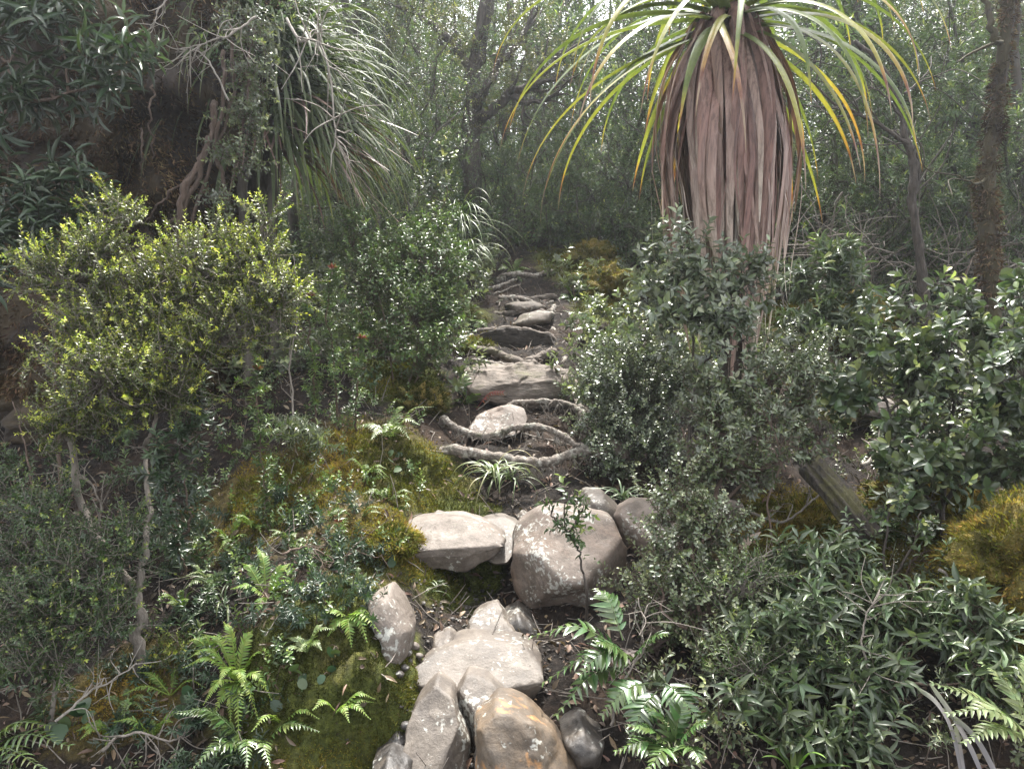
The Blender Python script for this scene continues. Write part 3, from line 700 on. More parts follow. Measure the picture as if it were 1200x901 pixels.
rock('rock', 'dark stone in the shadow right of the golden boulder', [(655, 850), (680, 838), (706, 856), (700, 884), (670, 884)], 2.42, .3, M['rock_dark'], 36)
rock('rock', 'brownish stone under the twin roots of the path', [(548, 503), (560, 487), (578, 479), (598, 474), (614, 478), (618, 492), (610, 506), (580, 512), (556, 510)], 4.25, .4, M['rock_pink'], 38, cuts=[((0, -.6, .8), .55)], tilt=.7)
rock('step_stone', 'broad brown rock step halfway up the path', [(542, 440), (552, 427), (585, 424), (612, 428), (640, 427), (666, 431), (670, 452), (667, 474), (620, 478), (580, 474), (550, 462)], 4.74, .6, M['step_wood'], 40, cuts=[((0, -.5, 1), .4), ((.15, -1, .2), .8)], k=3.0, rough=.045, tilt=.5)
rock('step_stone', 'dark earthy step below the tangle of roots', [(563, 392), (580, 387), (612, 386), (646, 394), (650, 408), (634, 416), (612, 424), (586, 416), (566, 406)], 5.5, .6, M['earth'], 41, cuts=[((0, -1, .1), .7)], k=3, rough=.03, tilt=.3)
rock('step_stone', 'pale tilted stone on the topmost step of the path', [(598, 385), (611, 369), (632, 364), (650, 366), (644, 380), (620, 386)], 6.0, .4, M['rock_brown'], 42, tilt=.8)
rock('rock', 'stone beside the outer end of the thick pale root', [(690, 534), (697, 518), (716, 512), (735, 520), (738, 538), (712, 546)], 3.98, .3, M['rock_pink'], 44)
rock('rock', 'small stone lodged over the inner end of the thick pale root', [(540, 531), (548, 524), (562, 526), (566, 534), (552, 537)], 3.95, .1, M['rock_brown'], 45)
rock('rock', 'white chip of stone on the green moss bank', [(436, 806), (440, 798), (446, 803), (445, 812), (438, 813)], 2.5, .04, M['rock_pale'], 46, sub=3)
rock('rock', 'pale stone ledge showing through shrubs under the orange moss flecks', [(975, 470), (1000, 458), (1040, 466), (1052, 484), (1020, 490), (985, 484)], 4.6, .3, M['rock_pale'], 48, tilt=.6)
rock('rock', 'reddish stone by the forked stem of the dark green shrub', [(838, 596), (850, 586), (868, 588), (874, 602), (858, 610), (842, 608)], 3.5, .15, M['rock_pink'], 49)
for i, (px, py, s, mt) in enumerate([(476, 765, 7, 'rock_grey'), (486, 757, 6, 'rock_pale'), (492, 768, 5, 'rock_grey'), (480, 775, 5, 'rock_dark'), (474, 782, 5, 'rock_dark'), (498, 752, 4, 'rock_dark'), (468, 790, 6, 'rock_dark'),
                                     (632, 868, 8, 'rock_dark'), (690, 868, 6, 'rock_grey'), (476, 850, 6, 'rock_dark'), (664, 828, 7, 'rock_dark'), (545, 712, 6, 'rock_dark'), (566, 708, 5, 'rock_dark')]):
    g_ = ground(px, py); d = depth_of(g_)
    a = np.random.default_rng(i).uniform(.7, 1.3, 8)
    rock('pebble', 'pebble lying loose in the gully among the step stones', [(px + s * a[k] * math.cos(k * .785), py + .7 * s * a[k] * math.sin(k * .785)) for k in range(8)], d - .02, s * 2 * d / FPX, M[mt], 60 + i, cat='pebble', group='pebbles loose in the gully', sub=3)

# ------------------------------------------------------------------ roots across the path
def root_thing(label, pts, r0, r1, mat, lift=.012, name='exposed_root', cat='root', rel=None, seed=0, forks=(), flat=1.0):
    w = []
    for p in pts:
        g_ = ground(p[0], p[1]) if len(p) == 2 else at(*p)
        w.append(g_ + np.array([0, -.5, .8]) * lift)
    if len(pts[0]) == 3 and name == 'exposed_root':      # both ends dive into the soil
        w = [w[0] + (w[0] - w[1]) * .35 + np.array([0, .05, -.10])] + w + [w[-1] + (w[-1] - w[-2]) * .35 + np.array([0, .05, -.10])]
    n = 14 * len(w); q = path(w, n, jit=r0 * .12, seed=seed + 5)
    rr = np.linspace(r0, r1, n) * (1 + .22 * np.array([noise.noise(Vector((i * .11, seed, 0))) for i in range(n)]))
    rr *= np.interp(np.linspace(0, 1, n), [0, .12, .88, 1], [.75, 1, 1, .6])
    g = Geo(); tubes(g, q, rr, 12)
    V = g.v[0]; V += norm(V - np.repeat(q, 12, 0)) * (fnoise(V * np.array([.35, 1, 1]), 50, seed) * r0 * .3)[:, None]
    if name == 'exposed_root' and r0 > .01:      # rootlets hanging in the soil riser below
        rr_ = np.random.default_rng(seed + 40)
        for e in range(int(16 + len(w) * 3)):
            i = rr_.integers(n // 7, n - n // 7); L = rr_.uniform(.04, .13); c = q[i]
            e_ = c + np.array([rr_.normal(0, .05), -.02, -L]); e_[2] = max(e_[2], float(Hn(e_[None])[0]) + .004)
            tubes(g, path([c, (c + e_) / 2 + rr_.normal(0, .012, 3) + np.array([0, -.012, 0]), e_], 8), np.linspace(.004, .0012, 8) * rr_.uniform(.6, 1.5), 4, cap=False)
    for fk in forks:
        fp = path([ground(*p) + np.array([0, -.5, .8]) * lift * .6 for p in fk], 22, jit=.004, seed=seed + 9)
        tubes(g, fp, np.linspace(r1 * .7, r1 * .25, 22), 7)
    return tag(g.build(name, mat, None, w[0]), label, cat)
root_thing('thick pale root forming the lowest step over the grass tuft', [(522, 528, 3.9), (560, 532, 3.88), (587, 537, 3.86), (623, 543, 3.84), (647, 540, 3.85), (673, 531, 3.88), (700, 529, 3.9), (722, 526, 3.93)], .028, .022, M['root_wood'], 0, seed=1)
root_thing('wavy root arching above the thick pale root', [(520, 492, 4.2), (533, 500, 4.15), (557, 510, 4.1), (580, 510, 4.08), (600, 502, 4.08), (627, 500, 4.08), (653, 507, 4.06), (673, 520, 4.02), (694, 529, 3.96)], .021, .016, M['root_wood'], 0, seed=2)
root_thing('root lying along the lip above the brownish stone', [(598, 474, 4.42), (620, 471, 4.42), (648, 470, 4.42), (667, 474, 4.4), (684, 486, 4.3)], .016, .012, M['root_wood'], 0, seed=3)
root_thing('thin roots tangled in the soil between the two long roots', [(612, 512), (632, 518), (655, 522), (668, 526)], .006, .004, M['root_wood'], .01, seed=4, forks=[[(620, 512), (630, 524), (618, 530)], [(640, 518), (645, 528)], [(650, 520), (662, 528)]])
root_thing('short straight log edging the path beside the broad rock step', [(662, 420, 4.95), (668, 436, 4.85), (674, 455, 4.75), (680, 470, 4.65)], .03, .028, M['root_wood'], 0, name='log', cat='log', seed=5)
root_thing('wriggling pale root climbing beside the dark earthy step', [(649, 360, 6.1), (645, 376, 6.0), (648, 386, 5.85), (656, 392, 5.75), (662, 406, 5.55)], .02, .013, M['twig_pale'], 0, seed=6)
root_thing('weathered root ridge capping the broad rock step', [(556, 412, 5.15), (572, 411, 5.1), (590, 417, 5.05), (611, 425, 4.95), (630, 429, 4.85)], .03, .022, M['step_wood'], 0, seed=7)
root_thing('second weathered root lying just below the ridge root', [(555, 423, 5.0), (572, 425, 4.96), (590, 427, 4.92), (606, 431, 4.88)], .016, .012, M['root_wood'], 0, seed=17)
root_thing('root along the top edge of the dark earthy step', [(558, 390, 5.75), (580, 387, 5.7), (604, 386, 5.65), (628, 390, 5.6), (648, 397, 5.55)], .025, .02, M['step_wood'], 0, seed=8)
root_thing('gnarled stub of root beside the ridge root', [(618, 425, 4.95), (634, 418, 5.05), (648, 412, 5.15)], .03, .02, M['step_wood'], 0, seed=9)
root_thing('uppermost pale roots crossing the head of the path', [(576, 342), (590, 337), (606, 332)], .022, .014, M['root_wood'], .03, seed=10, forks=[[(578, 348), (592, 343), (610, 336)], [(582, 358), (595, 352), (607, 347)]])
root_thing('forked pale root below the uppermost roots', [(584, 353), (604, 353), (620, 357), (632, 362), (648, 358)], .02, .014, M['root_wood'], .03, seed=11, forks=[[(604, 353), (614, 362), (612, 372)], [(590, 352), (584, 362)]])
root_thing('pale branch reaching down from the white glinting shrub', [(686, 478, 4.35), (694, 492, 4.25), (702, 503, 4.15), (722, 520, 4.02)], .012, .008, M['twig_pale'], 0, seed=12, name='dead_branch', cat='branch')
root_thing('smooth pale root curving down the gully wall', [(640, 372, 6.2), (662, 378, 6.1), (668, 392, 5.9)], .012, .008, M['twig_pale'], 0, seed=13)

root_thing('root across the foot of the broad rock step', [(560, 466, 4.62), (585, 472, 4.58), (612, 474, 4.56), (640, 476, 4.56), (664, 474, 4.58)], .020, .014, M['root_wood'], 0, seed=21)
root_thing('root bracing the small tread above the dark earthy step', [(574, 372, 6.15), (592, 368, 6.1), (612, 366, 6.05), (634, 364, 6.05)], .028, .02, M['step_wood'], 0, seed=22)
root_thing('stout root holding the tread below the uppermost roots', [(578, 352, 6.45), (598, 350, 6.4), (622, 351, 6.4), (650, 348, 6.4)], .032, .022, M['step_wood'], 0, seed=23)
root_thing('last root at the very head of the trail under the low bushes', [(588, 326, 6.9), (606, 321, 6.9), (628, 323, 6.9), (646, 319, 6.9)], .03, .02, M['root_wood'], 0, seed=24)
root_thing('slanting root at the right edge between the wavy root and the log', [(684, 500, 4.2), (682, 484, 4.3), (676, 468, 4.45), (672, 456, 4.6)], .022, .018, M['root_wood'], 0, seed=25)
rock('step_stone', 'small grey tread stone between the upper roots', [(590, 358), (606, 354), (630, 355), (642, 360), (634, 368), (604, 369)], 6.2, .35, M['rock_brown'], 52, rough=.03, tilt=.7)

# ------------------------------------------------------------------ the overhanging dark mass at the upper left
def overhang():
    c0 = gat(95, 4.6)
    root = thing('mossy_trunk', 'massive dark leaning tree base hung with brown moss and rootlets', 'tree', c0)
    n = 90; s = 84
    cl = path([gat(95, 4.75, -.3), at(110, 420, 4.75), at(125, 260, 4.75), at(138, 120, 4.72), at(150, -40, 4.7), at(160, -220, 4.7)], n)
    rad = np.interp(np.linspace(0, 1, n), [0, .2, .45, .65, .85, 1], [.80, .72, .74, .86, .95, .95])
    th = np.linspace(0, 2 * np.pi, s, endpoint=False)
    V = cl[:, None, :] + np.stack([np.cos(th) * 1.0, np.sin(th) * .75, 0 * th], -1)[None] * rad[:, None, None]
    V = V.reshape(-1, 3); N = norm(V - np.repeat(cl, s, 0))
    dsp = fbm(V * np.array([1, 1, .6]), 2.2, 5, 4.0, .6) * .30 + np.abs(fnoise(V, 7, 3.)) * .12 - np.clip(fnoise(V, 2.6, 31.) - .25, 0, 1) * .5
    V = V + N * dsp[:, None]
    idx = np.arange(n * s).reshape(n, s)
    F = np.stack([idx[:-1], np.roll(idx[:-1], -1, 1), np.roll(idx[1:], -1, 1), idx[1:]], -1).reshape(-1, 4)
    g = Geo(); g.add(V, F); g.build('trunk', M['peat'], root, c0)
    r = np.random.default_rng(5)
    # brown hanging fuzz
    vis = np.nonzero((N[:, 1] < .35) & (V[:, 2] > c0[2] + .1) & (V[:, 2] < 4.6))[0]
    i = r.choice(vis, 150000); cl_ = fnoise(V[i], 4, 8.)
    i = i[cl_ + r.normal(0, .2, len(i)) > -.22]; m = len(i)
    B = V[i] + r.normal(0, .02, (m, 3)); D = norm(N[i] * .8 + np.array([0, 0, -.55]) + .7 * unit(m, r))
    gf = Geo(); leaves(gf, B - D * .01, D, unit(m, r), r.uniform(.02, .06, m), r.uniform(.004, .010, m), 'kite', np.clip(.35 + fnoise(B, 3, 2.) * .8 + r.uniform(-.25, .35, m), 0, 1))
    gf.build('moss_fringe', M['brown_fuzz'], root, c0)
    # stringy roots running down its side
    gr = Geo()
    for k, (a, b, c, w) in enumerate([((252, 120), (240, 190), (205, 275), .018), ((262, 60), (258, 140), (222, 270), .012), ((244, 160), (225, 215), (196, 270), .010), ((235, 185), (212, 240), (212, 300), .022), ((270, 30), (275, 110), (246, 190), .010),
                                   ((180, 100), (176, 140), (178, 185), .006), ((165, 150), (168, 170), (166, 195), .006), ((250, 170), (262, 215), (250, 280), .012), ((228, 200), (190, 235), (170, 262), .006)]):
        q = path([at(a[0], a[1], 3.98), at(b[0], b[1], 3.96), at(c[0], c[1], 4.0)], 26, jit=.008, seed=k + 3)
        tubes(gr, q, np.linspace(w, w * .6, 26), 7)
    gr.build('hanging_root', M['bark_brown'], root, c0)
    return root
overhang()

def twiggy(name, label, cat, main, n_side, mat, r0=.006, seed=0, spread=.12, group=None):
    """a bare branch with side twigs"""
    r = np.random.default_rng(seed); w = [P3(p) for p in main]
    q = path(w, 26, jit=r0 * .8, seed=seed + 1); g = Geo(); tubes(g, q, np.linspace(r0, r0 * .4, 26), 7)
    for k in range(n_side):
        i = r.integers(4, 25); d = norm((q[i] - q[max(i - 3, 0)])[None])[0]
        v = norm((d * .5 + .9 * unit(1, r)[0])[None])[0]; L = spread * r.uniform(.5, 1.4)
        s = path([q[i], q[i] + v * L * .5 + r.normal(0, .012, 3), q[i] + v * L + r.normal(0, .025, 3)], 9)
        tubes(g, s, np.linspace(r0 * .5, r0 * .2, 9), 4, cap=False)
        for e in range(r.integers(0, 3)):
            j = r.integers(3, 8); vv = norm((v + 1.1 * unit(1, r)[0])[None])[0]
            tubes(g, path([s[j], s[j] + vv * L * .45], 5), np.linspace(r0 * .3, r0 * .15, 5), 3, cap=False)
    return tag(g.build(name, mat, None, w[0]), label, cat, group)
twiggy('dead_branch', 'pale bare forked twigs hanging in front of the dark leaning trunk', 'branch', [(300, 20, 3.75), (270, 40, 3.72), (240, 50, 3.72), (206, 62, 3.74)], 16, M['twig_pale'], .006, 3, .16)
twiggy('dead_branch', 'thin pale twig dangling at the top of the dark leaning trunk', 'branch', [(205, -10, 3.6), (190, 6, 3.6), (182, 24, 3.6), (168, 42, 3.6)], 8, M['twig_pale'], .005, 4, .09)
twiggy('dead_branch', 'pale twig fan drooping beneath the dark trunk edge', 'branch', [(268, 118, 3.8), (245, 70, 3.8), (225, 60, 3.8), (210, 72, 3.8)], 9, M['twig_pale'], .005, 6, .13)
twiggy('dead_branch', 'grey lichen covered twigs tangled in front of the arching grass tree', 'branch', [(336, 22, 4.0), (352, 50, 3.95), (372, 48, 3.95), (388, 90, 3.95), (392, 150, 3.95), (388, 200, 3.95)], 26, M['twig_pale'], .008, 8, .22)
twiggy('dead_branch', 'pale twigs lying on the ground beneath the forked grey shrub', 'branch', [(65, 845, 2.42), (100, 815, 2.46), (130, 795, 2.5), (162, 775, 2.55)], 14, M['twig_pale'], .005, 9, .09)
twiggy('dead_branch', 'bare curved pale branch by the golden moss mound', 'branch', [(1100, 667, 2.7), (1125, 690, 2.68), (1150, 703, 2.66), (1170, 728, 2.66), (1168, 746, 2.67)], 9, M['twig_pale'], .006, 12, .11)
twiggy('dead_branch', 'dry fallen stick lying across the leaf litter near the broken stump', 'branch', [(880, 600, 3.3), (915, 612, 3.25), (955, 585, 3.3), (990, 565, 3.5)], 8, M['bark_grey'], .007, 13, .15)
twiggy('dead_branch', 'slender dead stem leaning in the dark hollow under the yellowish shrub', 'branch', [(44, 600, 2.9), (36, 560, 2.95), (28, 520, 3.0), (16, 470, 3.05)], 4, M['bark_brown'], .005, 14, .08)
twiggy('dead_branch', 'bleached fallen pole crossing the litter below the big glossy shrub', 'branch', [(1010, 545, 3.9), (1040, 525, 4.0), (1075, 510, 4.1), (1110, 500, 4.2)], 6, M['twig_pale'], .010, 15, .15)

# ------------------------------------------------------------------ pandani (giant grass trees)
def pandani(label, crown, foot, n_live, L_live, w_live, n_dead, dead_r, L_dead, w_dead, mats, seed, trunk_r=.07, live_tint=None, indiv=True, e_rng=(0, 75), name='grass_tree', droop=1.0, az_bias=None, dead_e=None, group=None, e_pow=1.0, trail=None, dead_az=None):
    r = np.random.default_rng(seed)
    crown = P3(crown); foot = np.asarray(foot, float)
    root = thing(name, label, 'grass tree', foot, group)
    g = Geo(); q = path([foot - np.array([0, 0, .1]), (foot + crown) / 2 + r.normal(0, .03, 3), crown], 24, .006, seed)
    tubes(g, q, np.linspace(trunk_r * 1.2, trunk_r, 24), 14); g.build('trunk', M['bark_dark'], root, foot)
    K = 26; s = np.linspace(0, 1, K)
    def blade_paths(n, az, e0, e1, L, p, start, sway=.12, az_drift=.25):
        prog = s[None] ** p[:, None]
        e = e0[:, None] + (e1 - e0)[:, None] * prog
        a = az[:, None] + az_drift * r.normal(size=(n, 1)) * s[None] + sway * .5 * np.sin(s[None] * r.uniform(3, 8, (n, 1)) + r.uniform(0, 6, (n, 1))) * s[None]
        D = np.stack([np.cos(e) * np.cos(a), np.cos(e) * np.sin(a), np.sin(e)], -1)
        P = start[:, None] + np.cumsum(D, 1) * (L / K)[:, None, None]
        side = np.stack([-np.sin(a), np.cos(a), 0 * a], -1)
        tw = r.normal(0, .35, (n, 1, 1)) * s[None, :, None] ** .7 + r.normal(0, .12, (n, 1, 1))
        T = norm(np.gradient(P, axis=1)); nn = np.cross(T, side)
        side = norm(side * np.cos(tw) + nn * np.sin(tw))
        return P, side
    prof = np.interp(s, [0, .06, .25, .6, .85, 1], [.9, 1.0, .92, .62, .28, .03])
    # live leaves
    az = (np.arange(n_live) * 2.399 + r.normal(0, .3, n_live)) % 6.283
    if az_bias is not None:
        c, sp = az_bias; m = r.uniform(size=n_live) < .6; az[m] = c + r.normal(0, sp, m.sum())
    e0 = np.radians(e_rng[0] + (e_rng[1] - e_rng[0]) * np.linspace(0, 1, n_live) ** e_pow) + r.normal(0, .06, n_live)
    e1 = np.radians(-88) + r.uniform(0, .25, n_live)
    L = L_live * r.uniform(.75, 1.15, n_live) * np.interp(e0, [0, .8, 1.4], [1, 1, .75])
    p = r.uniform(.75, 1.5, n_live) / droop
    start = crown + np.stack([np.cos(az), np.sin(az), 0 * az], -1) * trunk_r * .6 + np.array([0, 0, 1]) * np.linspace(-.05, .16, n_live)[:, None]
    P, side = blade_paths(n_live, az, e0, e1, L, p, start)
    W = prof[None] * (w_live * r.uniform(.75, 1.2, n_live))[:, None]
    # age: low leaves turn yellow and russet towards the tip
    age = np.clip(np.linspace(.62, -.2, n_live) + r.normal(0, .22, n_live), 0, 1)
    if live_tint is not None: age = age * live_tint
    tint = np.clip(.05 + r.uniform(0, .16, n_live)[:, None] + age[:, None] * (.15 + .75 * s[None] ** 1.2) + .55 * np.clip((s[None] - .80) / .2, 0, 1), 0, 1)
    def put(P, W, side, tint, mat, nm, fold):
        n = len(P); m = min(n, 100) if indiv else 0
        for i in range(m):
            g = Geo(); ribbons(g, P[i:i + 1], W[i:i + 1], side[i:i + 1], fold, tint[i:i + 1]); g.build(nm, mat, root, foot)
        if n > m:
            g = Geo(); ribbons(g, P[m:], W[m:], side[m:], fold, tint[m:]); o = g.build(nm if indiv else ('leaf_crown' if nm == 'leaf' else 'dead_leaf_skirt'), mat, root, foot)
            if indiv: o['kind'] = 'stuff'
    put(P, W, side, tint, mats[0], 'leaf', .22)
    # dead skirt
    az = r.uniform(0, 6.283, n_dead)
    if dead_az: az = dead_az[0] + r.normal(0, dead_az[1], n_dead)
    order = np.argsort(np.abs(((az + math.pi / 2 + math.pi) % 6.283) - math.pi)); az = az[order]   # those facing the path first
    rr = dead_r * r.uniform(.2, 1.0, n_dead) ** .75
    if dead_e is None:
        e0 = np.radians(r.uniform(-10, 35, n_dead)); e1 = np.radians(-90 + r.uniform(-2, 3, n_dead)); Ld = L_dead * r.uniform(.5, 1.05, n_dead); P = None
        if trail is not None: Ld = Ld * np.where(np.abs(((az - trail + math.pi) % 6.283) - math.pi) < .55, 1.42, 1.0)
        st = crown + np.stack([np.cos(az), np.sin(az), 0 * az], -1) * trunk_r + np.array([0, 0, 1]) * r.uniform(-.28, .02, (n_dead, 1))
        # out to radius rr then hang
        u = s[None]; out = rr[:, None] * (1 - np.exp(-u * r.uniform(3.5, 7, (n_dead, 1)))) * (1 - .95 * np.clip((u * Ld[:, None] / L_dead - .42), 0, 1))
        z = -Ld[:, None] * np.clip(u - .02, 0, 1) ** 1.06 + .07 * np.exp(-((u - .05) / .05) ** 2)
        wob = .03 * np.sin(u * r.uniform(2, 6, (n_dead, 1)) + r.uniform(0, 6, (n_dead, 1))) * u
        a = az[:, None] + r.normal(0, .22, (n_dead, 1)) * u
        P = st[:, None] + np.stack([np.cos(a) * out - np.sin(a) * wob + .07 * u * u, np.sin(a) * out + np.cos(a) * wob, z], -1)
        side = np.stack([-np.sin(a), np.cos(a), 0 * a], -1); tw = r.normal(0, .5, (n_dead, 1, 1)) * s[None, :, None] + r.normal(0, .3, (n_dead, 1, 1))
        rad_ = np.stack([np.cos(a), np.sin(a), 0 * a], -1); side = norm(side * np.cos(tw) + rad_ * np.sin(tw))
    else:
        e0 = np.radians(r.uniform(*dead_e, n_dead)); e1 = e0 - np.radians(r.uniform(25, 60, n_dead))
        st = crown + np.array([0, 0, -.1]) * r.uniform(0, 3, (n_dead, 1)); P, side = blade_paths(n_dead, az, e0, e1, L_dead * r.uniform(.6, 1.1, n_dead), np.full(n_dead, 1.), st)
    W = np.interp(s, [0, .05, .3, .65, .9, 1], [.75, 1, .92, .6, .34, .1])[None] * (w_dead * r.uniform(.6, 1.25, n_dead))[:, None]
    tint = np.clip(r.uniform(.0, .45, n_dead)[:, None] + .62 * s[None] ** 1.6, 0, 1)
    put(P, W, side, tint, mats[1], 'dead_leaf', .16)
    if trail is not None:      # frayed thin strips among the hanging leaves
        n = 170; i = r.integers(0, n_dead, n); sh_ = r.normal(0, .035, (n, 1, 3)) * np.array([1, 1, .6]); k_ = r.uniform(.85, 1.12, (n, 1, 1))
        P2 = P[i, :1] + (P[i] - P[i, :1]) * k_ + sh_ + r.normal(0, .05, (n, 1, 3)) * (s[None, :, None] ** 2) + .012 * np.sin(s[None, :, None] * r.uniform(8, 20, (n, 1, 1)) + r.uniform(0, 6, (n, 1, 3)))
        g = Geo(); ribbons(g, P2, np.interp(s, [0, .3, .8, 1], [.3, 1, .6, .1])[None] * r.uniform(.006, .018, (n, 1)), side[i], .1, np.clip(tint[i] + r.uniform(-.1, .4, (n, 1)), 0, 1)); g.build('frayed_strips', mats[1], root, foot)['kind'] = 'stuff'
    return root
pandani('tall grass tree with a long skirt of hanging pinkish brown dead leaves', (852, 26, 4.1), gat(868, 4.3), 84, 1.35, .056, 200, .34, 1.52, .064, (M['pandani_green'], M['pandani_dead']), 4, trunk_r=.085, e_rng=(-16, 82), e_pow=1.7, trail=-.95, droop=.85)
pandani('arching grass tree with silvery narrow leaves beside the dark leaning trunk', (312, 118, 4.9), gat(306, 4.9), 420, 1.08, .036, 80, .3, .98, .030, (M['pandani_silver'], M['pandani_brown']), 9, trunk_r=.10, live_tint=.25, indiv=True, e_rng=(-25, 84), droop=.75, az_bias=(-.4, .9), dead_e=(-18, 14), dead_az=(-.35, .8))
pandani('small far grass tree with a dark drooping skirt beyond the bent sapling', (1040, 160, 8.5), gat(1040, 8.6), 40, .9, .05, 50, .2, .8, .05, (M['pandani_silver'], M['pandani_brown']), 12, indiv=False, trunk_r=.06)

# damp grit and small stone chips between the step stones
r = np.random.default_rng(77); n = 500
px = r.uniform(455, 700, n); py = r.uniform(700, 898, n); keep = []
B = np.stack([(px - 600) / FPX * 2.5, r.uniform(2.05, 3.2, n), 0 * px], 1); B[:, 0] = r.normal(0.0, .16, n) - .12 + .0 * B[:, 1]; B[:, 2] = Hn(B)
v, f = ico(2); g = Geo(); sz = r.uniform(.0025, .009, n) * r.uniform(.6, 1.4, n)
V = v[None] * (1 + .25 * r.normal(size=(n, len(v), 1))) * np.stack([sz, sz * r.uniform(.6, 1, n), sz * .6], 1)[:, None] + B[:, None] + np.array([0, 0, .004])
F = f[None] + (np.arange(n) * len(v))[:, None, None]; g.add(V.reshape(-1, 3), F.reshape(-1, 3))
tag(g.build('gravel', M['rock_dark'], None, smooth=False), 'dark wet grit between the step stones', kind='stuff')

# ------------------------------------------------------------------ shrubs and plants near the path
shrub('small_leaved_shrub', 'yellow green small leaved shrub on a forked grey trunk by the dark hollow', 'shrub',
      [[tuple([168, 806, 2.62]), (163, 745, 2.64), (161, 700, 2.66), (128, 650, 2.72), (97, 600, 2.78), (84, 530, 2.82), (80, 470, 2.85)], [(161, 702, 2.66), (168, 660, 2.68), (176, 600, 2.75), (170, 520, 2.85)]],
      [(90, 330, 2.9, 62, 42, 190), (50, 310, 2.9, 36, 28, 60), (105, 395, 2.8, 66, 42, 220), (160, 345, 2.95, 60, 45, 210), (235, 330, 2.95, 70, 48, 260), (300, 345, 2.9, 46, 52, 190), (125, 450, 2.7, 82, 44, 300), (190, 420, 2.75, 62, 46, 230),
       (262, 395, 2.85, 62, 40, 190), (180, 470, 2.75, 40, 24, 80), (310, 278, 2.95, 18, 36, 60), (278, 296, 2.95, 16, 30, 40), (258, 285, 2.95, 10, 26, 25), (225, 305, 2.95, 26, 22, 50), (128, 262, 2.95, 26, 20, 40), (140, 240, 3.0, 14, 12, 14), (110, 300, 2.9, 34, 24, 60), (330, 360, 2.85, 20, 40, 60), (70, 500, 2.75, 34, 36, 70)],
      'tiny', M['leaf_yellowgreen'], M['bark_grey'], .021, seed=1, twigs=1.0, up=.6, scale=1.15, tip=1.2)
shrub('small_leaved_shrub', 'low twiggy shrub with scattered lime tips at the foot of the forked trunk', 'shrub',
      [[(60, 850, 2.5), (66, 780, 2.55), (60, 700, 2.6), (50, 640, 2.7)], [(66, 800, 2.53), (110, 740, 2.5), (130, 700, 2.5)]],
      [(55, 610, 2.7, 48, 34, 90), (100, 668, 2.55, 56, 38, 120), (25, 660, 2.6, 40, 46, 110), (40, 720, 2.5, 52, 40, 130), (112, 728, 2.5, 44, 34, 90), (60, 770, 2.45, 56, 22, 70), (150, 650, 2.65, 22, 50, 50), (20, 580, 2.8, 30, 24, 40)],
      'tiny', M['leaf_dark'], M['bark_grey'], .008, seed=2, twigs=1.2, tip=.95, bare=.7, scale=1.1)
shrub('white_glinting_shrub', 'grey leaved shrub sparkling white just beyond the thick pale root', 'shrub',
      [[tuple([735, 585, 3.9]), (728, 540, 4.0), (735, 480, 4.1), (742, 430, 4.15)], [(732, 560, 3.95), (752, 500, 4.05), (765, 440, 4.1)]],
      [(700, 470, 4.0, 34, 34, 130), (728, 435, 4.1, 42, 34, 170), (715, 505, 3.95, 36, 34, 150), (760, 420, 4.15, 42, 30, 150), (748, 475, 4.0, 52, 46, 260), (770, 520, 3.9, 50, 40, 190), (725, 545, 3.85, 34, 26, 90), (790, 460, 4.1, 40, 40, 160)],
      'tinyround', M['leaf_glint'], M['bark_dark'], .013, seed=3, twigs=1.05, scale=1.25, tip=.7)
shrub('broad_leaved_shrub', 'open pale leaved shrub standing in front of the dead leaf skirt', 'shrub',
      [[tuple([806, 570, 3.55]), (808, 500, 3.6), (814, 440, 3.65), (812, 380, 3.7)], [(812, 450, 3.65), (840, 400, 3.7), (860, 350, 3.7)]],
      [(745, 345, 3.7, 34, 26, 30), (780, 318, 3.7, 40, 26, 44), (800, 290, 3.75, 34, 20, 22), (830, 330, 3.7, 46, 30, 54), (870, 310, 3.75, 36, 26, 34), (880, 345, 3.7, 34, 30, 34), (790, 365, 3.65, 54, 30, 60), (840, 385, 3.6, 50, 30, 56), (750, 375, 3.65, 26, 20, 16), (830, 420, 3.6, 36, 24, 16), (870, 400, 3.6, 30, 30, 22)],
      'ovate', M['leaf_glint'], M['bark_dark'], .011, seed=4, twigs=.52, scale=1.25, bare=.75, tip=.75)
shrub('dark_green_shrub', 'silvery green shrub with dark forked stems between grass tree and broken stump', 'shrub',
      [[tuple([832, 640, 3.2]), (838, 590, 3.25), (852, 540, 3.3), (862, 480, 3.4)], [(836, 600, 3.24), (880, 560, 3.25), (920, 520, 3.3)], [(834, 610, 3.22), (815, 560, 3.3), (800, 500, 3.4)]],
      [(850, 450, 3.45, 50, 36, 110), (900, 450, 3.4, 46, 34, 90), (835, 495, 3.4, 30, 34, 56), (875, 500, 3.3, 60, 42, 150), (935, 480, 3.4, 40, 36, 70), (840, 545, 3.2, 46, 40, 90), (885, 550, 3.2, 38, 30, 50), (945, 450, 3.5, 34, 32, 60), (815, 560, 3.3, 26, 30, 34), (960, 520, 3.3, 26, 30, 30)],
      'ovate', M['leaf_grey'], M['bark_brown'], .013, seed=5, twigs=.62, bare=.9, tip=.45, scale=.82)
